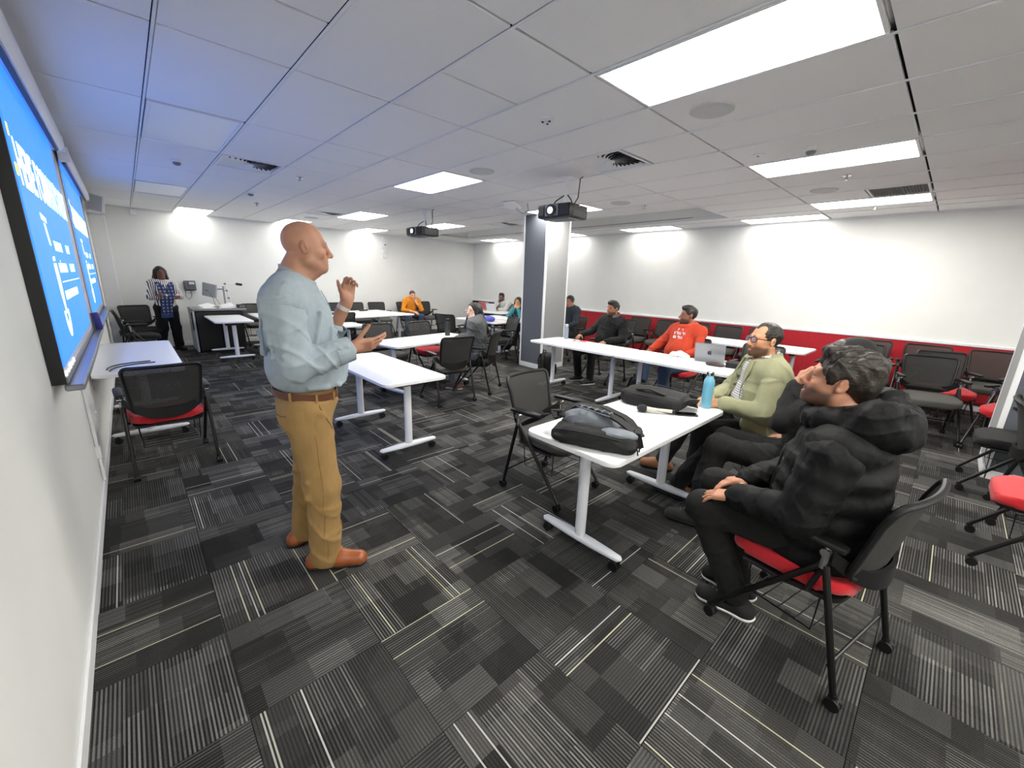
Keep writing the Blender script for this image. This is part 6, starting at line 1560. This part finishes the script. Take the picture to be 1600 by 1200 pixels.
def blazer_man():
    J = dict(pel=(0, .02, .555), belly=(0, .055, .73), chest=(0, .03, .91), neck=(0, .03, 1.06), shL=(-.20, .02, .985), shR=(.20, .03, .985), elL=(-.30, .10, .735), elR=(.27, .16, .745), wrL=(-.22, .365, .765), wrR=(-.10, .40, .768),
             knL=(-.17, .44, .54), knR=(.14, .46, .54), anL=(-.20, .46, .085), anR=(.22, .62, .085), toeL=(-.24, .63, .03), toeR=(.26, .80, .03))
    S = dict(cw=.18, cd=.135, bw=.175, bd=.155, sr=.068, ar=(.056, .046, .031), pw=.175)
    hc = (0, .065, 1.215)
    t, J, hc, M = figure('man in glasses and an olive green blazer, seated at the table end', 3.42, .85, 125, J, hc, 12, 3, 0, 1.04, (204, 148, 112), (176, 108, 92), ((44, 33, 28), .85, ''), ('receding', (34, 28, 25)), None,
                         dict(m=blk('dark_wool_trousers', (18, 17, 19)), d=.016), (mat('tan_shoe', (150, 98, 62), .5), M_sole_b),
                         dict(L=((.10, .9, -.12), (.45, .0, -.9), (.12, .16, .2, .25), (.6, .1)), R=((-.65, .7, -.1), (.0, -.1, -1), (.15, .2, .25, .3), (.6, .1))), .0050, True, S, (28, 21, 18), face=1.06)
    S = dict(S_MAN, **S)
    ms = check_material()
    g = Field((-.32, -.25, .48), (.32, .36, 1.14), .006); torso(g, J, S, .012, .06); g.folds(.004, 36, 2); g.ridges(.007, 24, 3); g.plane((0, 0, .60), (0, 0, -1)); g.plane((0, .03, 1.095), nrm((0, .45, 1)), (-.15, -.15, 1.0), (.15, .2, 1.2)); g.build('shirt', ms, t)
    MB().sheet(lambda u, v: (Vector((.074*math.cos(2*PI*(u*.84+.08)+PI/2)*(1+.18*(1-v)), .035+.076*math.sin(2*PI*(u*.84+.08)+PI/2)*(1+.2*(1-v)), 1.070+.045*v-.028*math.sin(2*PI*(u*.84+.08)+PI/2))), Vector((math.cos(2*PI*u+PI/2), math.sin(2*PI*u+PI/2), .3)).normalized()), 34, 4, .006).build('shirt_collar', ms, t)
    m = blk('olive_blazer', (150, 150, 118), bump=.3, bs=600, wr=.3)
    g = Field((-.36, -.26, .38), (.36, .40, 1.14), .0058)
    torso(g, J, S, .030, .07); g.cone((-.13, .0, .50), (.13, .0, .50), .17, .17, .06)
    for q in (-1, 1): g.cone((q*.17, .02, .975), (q*.205, .03, .95), .078, .074, .04); g.cone((q*.15, .16, .5), (q*.17, .10, .62), .07, .08, .05)
    g.folds(.006, 25, 5); g.ridges(.012, 20, 7)
    for k_ in range(9):      # open front: a wedge that narrows towards the neck
        z = 1.10-.075*k_; w_ = .040+.017*k_; g.box((0.0, .30, z), (w_*2, .50, .085), .01, None, .012, 's')
    g.plane((0, 0, .45), (0, -.1, -1)); g.plane((0, .03, 1.098), nrm((0, .25, 1)), (-.16, -.15, 1.0), (.16, .2, 1.2))
    bz = g.build('blazer', m, t); V = verts(bz)
    for n, q in (('L', -1), ('R', 1)):
        a, b, c = (np.array(J[w_+n]) for w_ in ('sh', 'el', 'wr'))
        g = tube_field([(a, b, .090, .076), (b, b+(c-b)*.88, .076, .058)], .0055, .025, .06); g.folds(.006, 32, 8); g.ridges(.013, 26, 9+q, (.2, .4, 1)); g.build('sleeve', m, t)
        g = tube_field([(b+(c-b)*.8, b+(c-b)*.97, .048, .044)], .005, .02, .04); g.plane(b+(c-b)*.97, c-b); g.build('shirt_cuff', ms, t)
        # notch lapels lying on the chest
        lp = snap(V, [(q*.060, .2, 1.09), (q*.075, .25, 1.03), (q*.085, .3, .95), (q*.085, .3, .86), (q*.095, .3, .76)])
        lo_ = snap(V, [(q*.105, .12, 1.06), (q*.135, .2, 1.00), (q*.150, .25, .95), (q*.125, .3, .86), (q*.105, .3, .76)])
        k = MB(); n_ = len(lp)
        k.sheet(lambda u, v: ((lambda i, r: Vector(lp[i]).lerp(Vector(lp[i+1]), r).lerp(Vector(lo_[i]).lerp(Vector(lo_[i+1]), r), v)+Vector((0, .010, .004)))(min(int(u*(n_-1)), n_-2), u*(n_-1)-min(int(u*(n_-1)), n_-2)), Vector((q*.2, 1, .25)).normalized()), 14, 5, .006)
        k.build('lapel', m, t)
    MB().sheet(lambda u, v: (Vector((.088*math.cos(PI+PI*u)*(1+.25*(1-v)), .03+.092*math.sin(PI+PI*u)*(1+.2*(1-v)), 1.075+.05*v)), Vector((math.cos(PI+PI*u), math.sin(PI+PI*u), .3)).normalized()), 24, 4, .008).build('blazer_collar', m, t)
    # glasses
    L = lambda *p: Vector(np.array(hc)+M @ (np.array(p)*1.04)); mg = mat('glasses_frame', (26, 20, 30), .25)
    global M_lens
    M_lens = mat('glasses_lens', (150, 150, 190), .05, alpha=.28, spec=.9)  # violet base colour stands in for a bluish-purple reflection on the lenses
    fr = MB(); se = lambda c_, r_: math.copysign(abs(c_)**.62, c_)*r_
    for x in (-1, 1):
        fr.tube([L(x*.0345+se(math.cos(a), .0265), .104-.0035*abs(x*.0345+se(math.cos(a), .0265))/.034*2, se(math.sin(a), .0185)-.001) for a in np.linspace(0, 2*PI, 26)[:-1]], .0027, 6, closed=True)
    fr.tube([L(-.011, .103, .004), L(0, .1055, .006), L(.011, .103, .004)], .0024, 6)
    for x in (-1, 1): fr.tube([L(x*.058, .096, .008), L(x*.072, .070, .007), L(x*.081, .02, .004), L(x*.084, -.012, .0), L(x*.083, -.030, -.018)], .0026, 6)
    gl = fr.build('glasses', mg, t)
    for x in (-1, 1):
        MB().prism([(se(math.cos(a), .0258), se(math.sin(a), .0178)) for a in np.linspace(0, 2*PI, 26)[:-1]], -.0006, .0006, M=Matrix.Translation(L(x*.0345, .1005, -.001)) @ Matrix(M.tolist()).to_4x4() @ Euler((PI/2, 0, 0)).to_matrix().to_4x4()).build('lens', M_lens, gl)
blazer_man()
# ------------------------------------------------------------------ the others, farther back
dj = blk('blue_denim', (66, 84, 112), vs=14, var=.12)
def hoodie_man():
    J = dict(pel=(0, .06, .55), belly=(.0, .05, .72), chest=(.01, -.03, .90), neck=(.0, -.07, 1.065), shL=(-.19, -.05, .99), shR=(.19, -.06, .98), elL=(-.27, .06, .76), elR=(.33, .02, .79), wrL=(-.12, .27, .66), wrR=(.385, .16, .685),
             knL=(-.10, .50, .52), knR=(.30, .36, .60), anL=(-.10, .48, .085), anR=(.26, .46, .085), toeL=(-.11, .66, .03), toeR=(.27, .64, .03))
    t, J, hc, M = figure('man with dark hair and beard in an orange-red hoodie at the laptop table', 5.45, 2.42, 172, J, (.0, -.03, 1.20), -38, 4, 0, 1.03, (142, 96, 72), None, ((30, 24, 22), .8, ''), ('short', (24, 20, 19)),
                         dict(m=blk('orange_red_hoodie', (196, 66, 40), wr=.5), d=.024, name='hoodie', amp=.014, hem=.05), dict(m=dj, d=.016), (mat('brown_boot', (52, 40, 34), .7), M_sole_b), dict(R=((.2, .75, -.35), (-.1, -.2, -1), (.3, .35, .4, .45))), .009, False, dict(cw=.175, cd=.135, bw=.18, bd=.16))
    g = Field((-.2, -.24, .96), (.2, .14, 1.17), .007)
    for k_ in range(12):
        a = PI/2+2*PI*(k_+.5)/12; g.ell((.095*math.cos(a), -.055+.095*math.sin(a), 1.065-.02*math.sin(a)), (.045, .042, .038), None, .02)
    g.ell((0, -.15, 1.03), (.11, .06, .06), None, .03); g.build('hood', blk('orange_red_hoodie', (196, 66, 40)), t)
    hd = [o for o in kids(t) if o.name.startswith('hoodie')][0]; V = verts(hd)
    glyph = ((0, 0, 0, 1), (0, 1, 1, 0), (1, 0, 1, 1), (0, 0, 0, 1), (1, 1, 1, 0), (0, 0, 1, 0))
    for r_, (z, x0, n_, w_) in enumerate(((.965, -.085, 6, .030), (.915, -.065, 5, .030))):
        for i in range(n_):
            a = x0+i*w_; k_ = (i+r_*2) % 3
            pts = ([(a, z-.017), (a, z+.017), (a+w_*.6, z-.017), (a+w_*.6, z+.017)], [(a+w_*.6, z+.017), (a, z+.017), (a, z), (a+w_*.5, z), (a, z), (a, z-.017), (a+w_*.6, z-.017)], [(a, z-.017), (a+w_*.3, z+.017), (a+w_*.6, z-.017)])[k_]
            MB().tube(frontpts(V, pts), .0042, 5, sy=.6).build('chest_print', M_white, hd)
    for q in (-1, 1): MB().tube(frontpts(V, [(q*.03, 1.03), (q*.034, 1.0)]), .004, 6).build('drawstring', M_white, hd)
hoodie_man()
def jacket_man():
    J = dict(chest=(-.05, -.02, .91), neck=(-.10, -.03, 1.06), belly=(-.02, .02, .72), shL=(-.28, -.02, .97), shR=(.10, -.02, .975), elL=(-.36, .05, .74), elR=(.24, .08, .80), wrL=(-.22, .30, .70), wrR=(.30, .28, .745), knL=(-.10, .46, .54), knR=(.20, .47, .53), anL=(-.05, .40, .085), anR=(.24, .34, .085), toeL=(.0, .57, .03), toeR=(.29, .50, .03))
    t, J, hc, M = figure('bearded man in a black jacket leaning back at the joined table', 5.62, 3.78, 178, J, (-.09, .0, 1.195), -12, 2, 0, 1.0, (158, 108, 82), None, ((28, 22, 20), .85, ''), ('short', (22, 19, 18)),
                         dict(m=blk('black_casual_jacket', (18, 18, 19), wr=.5), d=.024, amp=.013, collar=blk('grey_jacket_lining', (110, 104, 98))), dict(m=blk('black_jeans', (14, 14, 15)), d=.012), (mat('black_sneaker', (24, 24, 25), .7), M_sole_w), None, .009, False)
jacket_man()
def dark_hair_woman():
    J = dict(elL=(-.22, .07, .74), wrL=(-.12, .28, .755), elR=(.22, .1, .76), wrR=(.10, .32, .755), chest=(0, .02, .90), neck=(0, .04, 1.04), shL=(-.165, .02, .965), shR=(.165, .02, .965), belly=(0, .02, .71), knL=(-.16, .44, .53), knR=(.06, .46, .54), anL=(-.10, .30, .085), anR=(.08, .36, .085), toeL=(-.10, .47, .03), toeR=(.08, .53, .03))
    figure('young woman with long black hair in a dark grey jacket, seated at the flask table', 3.60, 4.57, 123, J, (.0, .075, 1.145), 58, 0, 0, .97, (226, 186, 162), (188, 112, 106), None, ('long', (13, 11, 12)),
           dict(m=blk('dark_grey_jacket', (92, 94, 96), wr=.5), d=.024, amp=.013), dict(m=blk('grey_wool_trousers', (112, 114, 118)), d=.022, amp=.012), (mat('brown_suede_shoe', (96, 66, 50), .8), M_sole_w), None, .0075, False, dict(cw=.145, cd=.11, bw=.135, bd=.11, sr=.055, ar=(.044, .036, .026)))
dark_hair_woman()
def orange_shirt_man():
    J = dict(pel=(0, .0, .55), chest=(0, .10, .86), neck=(0, .15, 1.0), belly=(0, .05, .70), shL=(-.20, .12, .93), shR=(.19, .13, .935), elL=(-.22, .30, .70), elR=(.29, .20, .70), wrL=(-.07, .26, .90), wrR=(.08, .44, .66), knL=(-.12, .46, .53), knR=(.26, .44, .53), anL=(-.10, .44, .085), anR=(.30, .40, .085), toeL=(-.11, .62, .03), toeR=(.34, .57, .03))
    figure('man in an orange shirt leaning his cheek on his fist by the back wall', 5.76, 10.45, -92, J, (0, .20, 1.10), -8, -10, 0, 1.0, (226, 168, 138), None, ((140, 100, 80), .3, ''), ('buzz', (78, 60, 46)),
           dict(m=blk('orange_shirt', (222, 138, 34), wr=.5), d=.022, name='shirt', amp=.014, sleeve=.55, collar=True), dict(m=blk('dark_blue_jeans', (52, 66, 92), vs=14, var=.12), d=.016), (mat('dark_shoe', (40, 38, 38), .7), M_sole_b), dict(L=((.3, -.1, .95), (.2, -.9, .1), (1.0, 1.1, 1.2, 1.2))), .009, False)
orange_shirt_man()
def stripe_material(name, c1, c2, n, axis=0):
    m = bpy.data.materials.new(name); m.use_nodes = True; nt = m.node_tree; b = nt.nodes['Principled BSDF']; b.inputs['Roughness'].default_value = .85
    tc = nt.nodes.new('ShaderNodeTexCoord'); sp = nt.nodes.new('ShaderNodeSeparateXYZ'); nt.links.new(tc.outputs['Object'], sp.inputs[0])
    a = math_node(nt, 'GREATER_THAN', math_node(nt, 'FRACT', math_node(nt, 'MULTIPLY', sp.outputs[axis], n)), .55)
    if axis == 0 and name == 'plaid_scarf': a = math_node(nt, 'MULTIPLY', a, math_node(nt, 'GREATER_THAN', math_node(nt, 'FRACT', math_node(nt, 'MULTIPLY', sp.outputs[2], n)), .45))
    mx = nt.nodes.new('ShaderNodeMix'); mx.data_type = 'RGBA'; nt.links.new(a, mx.inputs[0]); mx.inputs[6].default_value = (*srgb(c1), 1); mx.inputs[7].default_value = (*srgb(c2), 1); nt.links.new(mx.outputs[2], b.inputs['Base Color'])
    return m
def standing_woman():
    J = dict(pel=(0, .0, .86), belly=(0, .02, 1.02), chest=(0, .0, 1.19), neck=(0, .0, 1.37), shL=(-.165, .0, 1.30), shR=(.165, .0, 1.30), elL=(-.235, .06, 1.06), elR=(.235, .06, 1.06), wrL=(.05, .19, 1.085), wrR=(-.05, .17, 1.05),
             hipL=(-.085, .0, .83), hipR=(.085, .0, .83), knL=(-.10, .03, .46), knR=(.11, .03, .46), anL=(-.12, .0, .085), anR=(.17, .0, .085), toeL=(-.15, .17, .03), toeR=(.24, .16, .03))
    t, J, hc, M = figure('woman with a black bob, striped shirt and blue scarf standing with folded arms', .50, 10.50, -72, J, (0, .02, 1.51), -6, -4, 0, .98, (112, 74, 56), (120, 62, 58), None, ('bob', (15, 12, 12)),
           dict(m=stripe_material('striped_shirt', (236, 234, 236), (60, 52, 66), 34), d=.016, name='shirt', amp=.008, hem=.10), dict(m=blk('black_trousers_2', (11, 11, 12)), d=.024, dk=.035), (mat('black_flat_shoe', (20, 20, 20), .5), M_sole_b),
           dict(L=((.8, .3, .0), (-.3, -.9, 0), (.4, .4, .5, .5)), R=((-.8, .2, 0), (.3, -.9, 0), (.4, .4, .5, .5))), .008, False, dict(cw=.15, cd=.125, bw=.145, bd=.13, pw=.165, pd=.12, sr=.055, ar=(.046, .04, .027)), sit=False)
    ms = stripe_material('plaid_scarf', (34, 40, 74), (112, 132, 176), 16)
    for q in (-1, 1):
        k = MB(); P = [Vector(p) for p in ((q*.075, -.03, 1.385), (q*.085, .07, 1.36), (q*.075, .15, 1.26), (q*.06, .20, 1.14), (q*.05+.03, .235, 1.04), (q*.04+.05, .20, .90), (q*.035+.07, .19, .74))]
        def fn(u, v):
            x_ = u*(len(P)-1); i = min(int(x_), len(P)-2); p = P[i].lerp(P[i+1], x_-i); return (p+Vector(((v-.5)*.11, -.02*abs(v-.5), 0)), Vector((0, 1, .1)).normalized())
        k.sheet(fn, 24, 6, .014); sc = k.build('scarf', ms, t)
        for j in range(7): MB().tube([P[-1]+Vector((-.05+.0165*j, 0, 0)), P[-1]+Vector((-.052+.0172*j, .004, -.07))], .005, 5).build('tassel', mat('scarf_tassel', (70, 92, 150), .9), sc)
    MB().tube([(-.05+.035*math.cos(a), .19+.02*math.sin(a), 1.07+.03*math.sin(a)) for a in np.linspace(0, 2*PI, 14)[:-1]], .007, 6, closed=True).build('wristwatch', mat('pale_watch_strap', (214, 206, 196), .5), t)
standing_woman()
def corner_man():
    J = dict(chest=(0, .08, .86), neck=(0, .14, 1.0), shL=(-.19, .10, .93), shR=(.19, .10, .93), elL=(-.22, .34, .76), elR=(.20, .36, .77), wrL=(-.09, .48, .77), wrR=(.05, .27, .93))
    figure('man in a pale grey jacket resting his chin on his hand in the far corner', 8.02, 8.93, 195, J, (.01, .19, 1.10), 18, 0, 0, 1.0, (128, 92, 72), None, ((34, 28, 26), .5, ''), ('short', (26, 22, 20)),
           dict(m=blk('pale_grey_jacket', (196, 198, 196)), d=.024, amp=.013), dict(m=blk('dark_trousers_3', (34, 34, 38)), d=.014), (mat('dark_shoe', (40, 38, 38), .7), M_sole_b), dict(R=((-.2, -.2, .9), (-.3, -.8, .2), (.8, .9, 1., 1.))), .0115, False)
corner_man()
def teal_woman():
    J = dict(chest=(0, .10, .86), neck=(0, .16, .99), shL=(-.16, .12, .92), shR=(.16, .12, .92), elL=(-.18, .36, .755), elR=(.16, .36, .755), wrL=(-.05, .285, .93), wrR=(.05, .285, .93), anL=(-.12, .52, .085), anR=(.12, .50, .085), toeL=(-.13, .70, .03), toeR=(.13, .68, .03))
    figure('woman in a teal top covering her mouth with her hands, beside the pillar', 6.96, 7.12, 195, J, (0, .21, 1.085), 12, -6, 0, .97, (214, 160, 118), None, None, ('long', (38, 28, 24)),
           dict(m=blk('teal_jumper', (66, 134, 142)), d=.020, amp=.012), dict(m=blk('dark_trousers_3', (34, 34, 38)), d=.014), (mat('white_sneaker', (226, 226, 224), .6), M_sole_w), dict(L=((.25, -.1, .95), (.3, -.9, .1), (.6, .7, .8, .8)), R=((-.25, -.1, .95), (-.3, -.9, .1), (.6, .7, .8, .8))), .0115, False, dict(cw=.14, cd=.11, bw=.13, bd=.11, sr=.054, ar=(.044, .036, .026)))
teal_woman()
def pillar_person():
    figure('person with tied dark hair and a navy top, half hidden right behind the pillar', 6.64, 5.38, 178, dict(elL=(-.24, .1, .77)), (0, .03, 1.20), 20, 0, 0, .98, (170, 122, 98), None, None, ('bun', (28, 23, 21)),
           dict(m=blk('navy_top', (44, 50, 60)), d=.020), dict(m=blk('dark_trousers_3', (34, 34, 38)), d=.014), (mat('dark_shoe', (40, 38, 38), .7), M_sole_b), None, .0115, False, dict(cw=.145, cd=.11, bw=.14, bd=.11, sr=.056))
pillar_person()
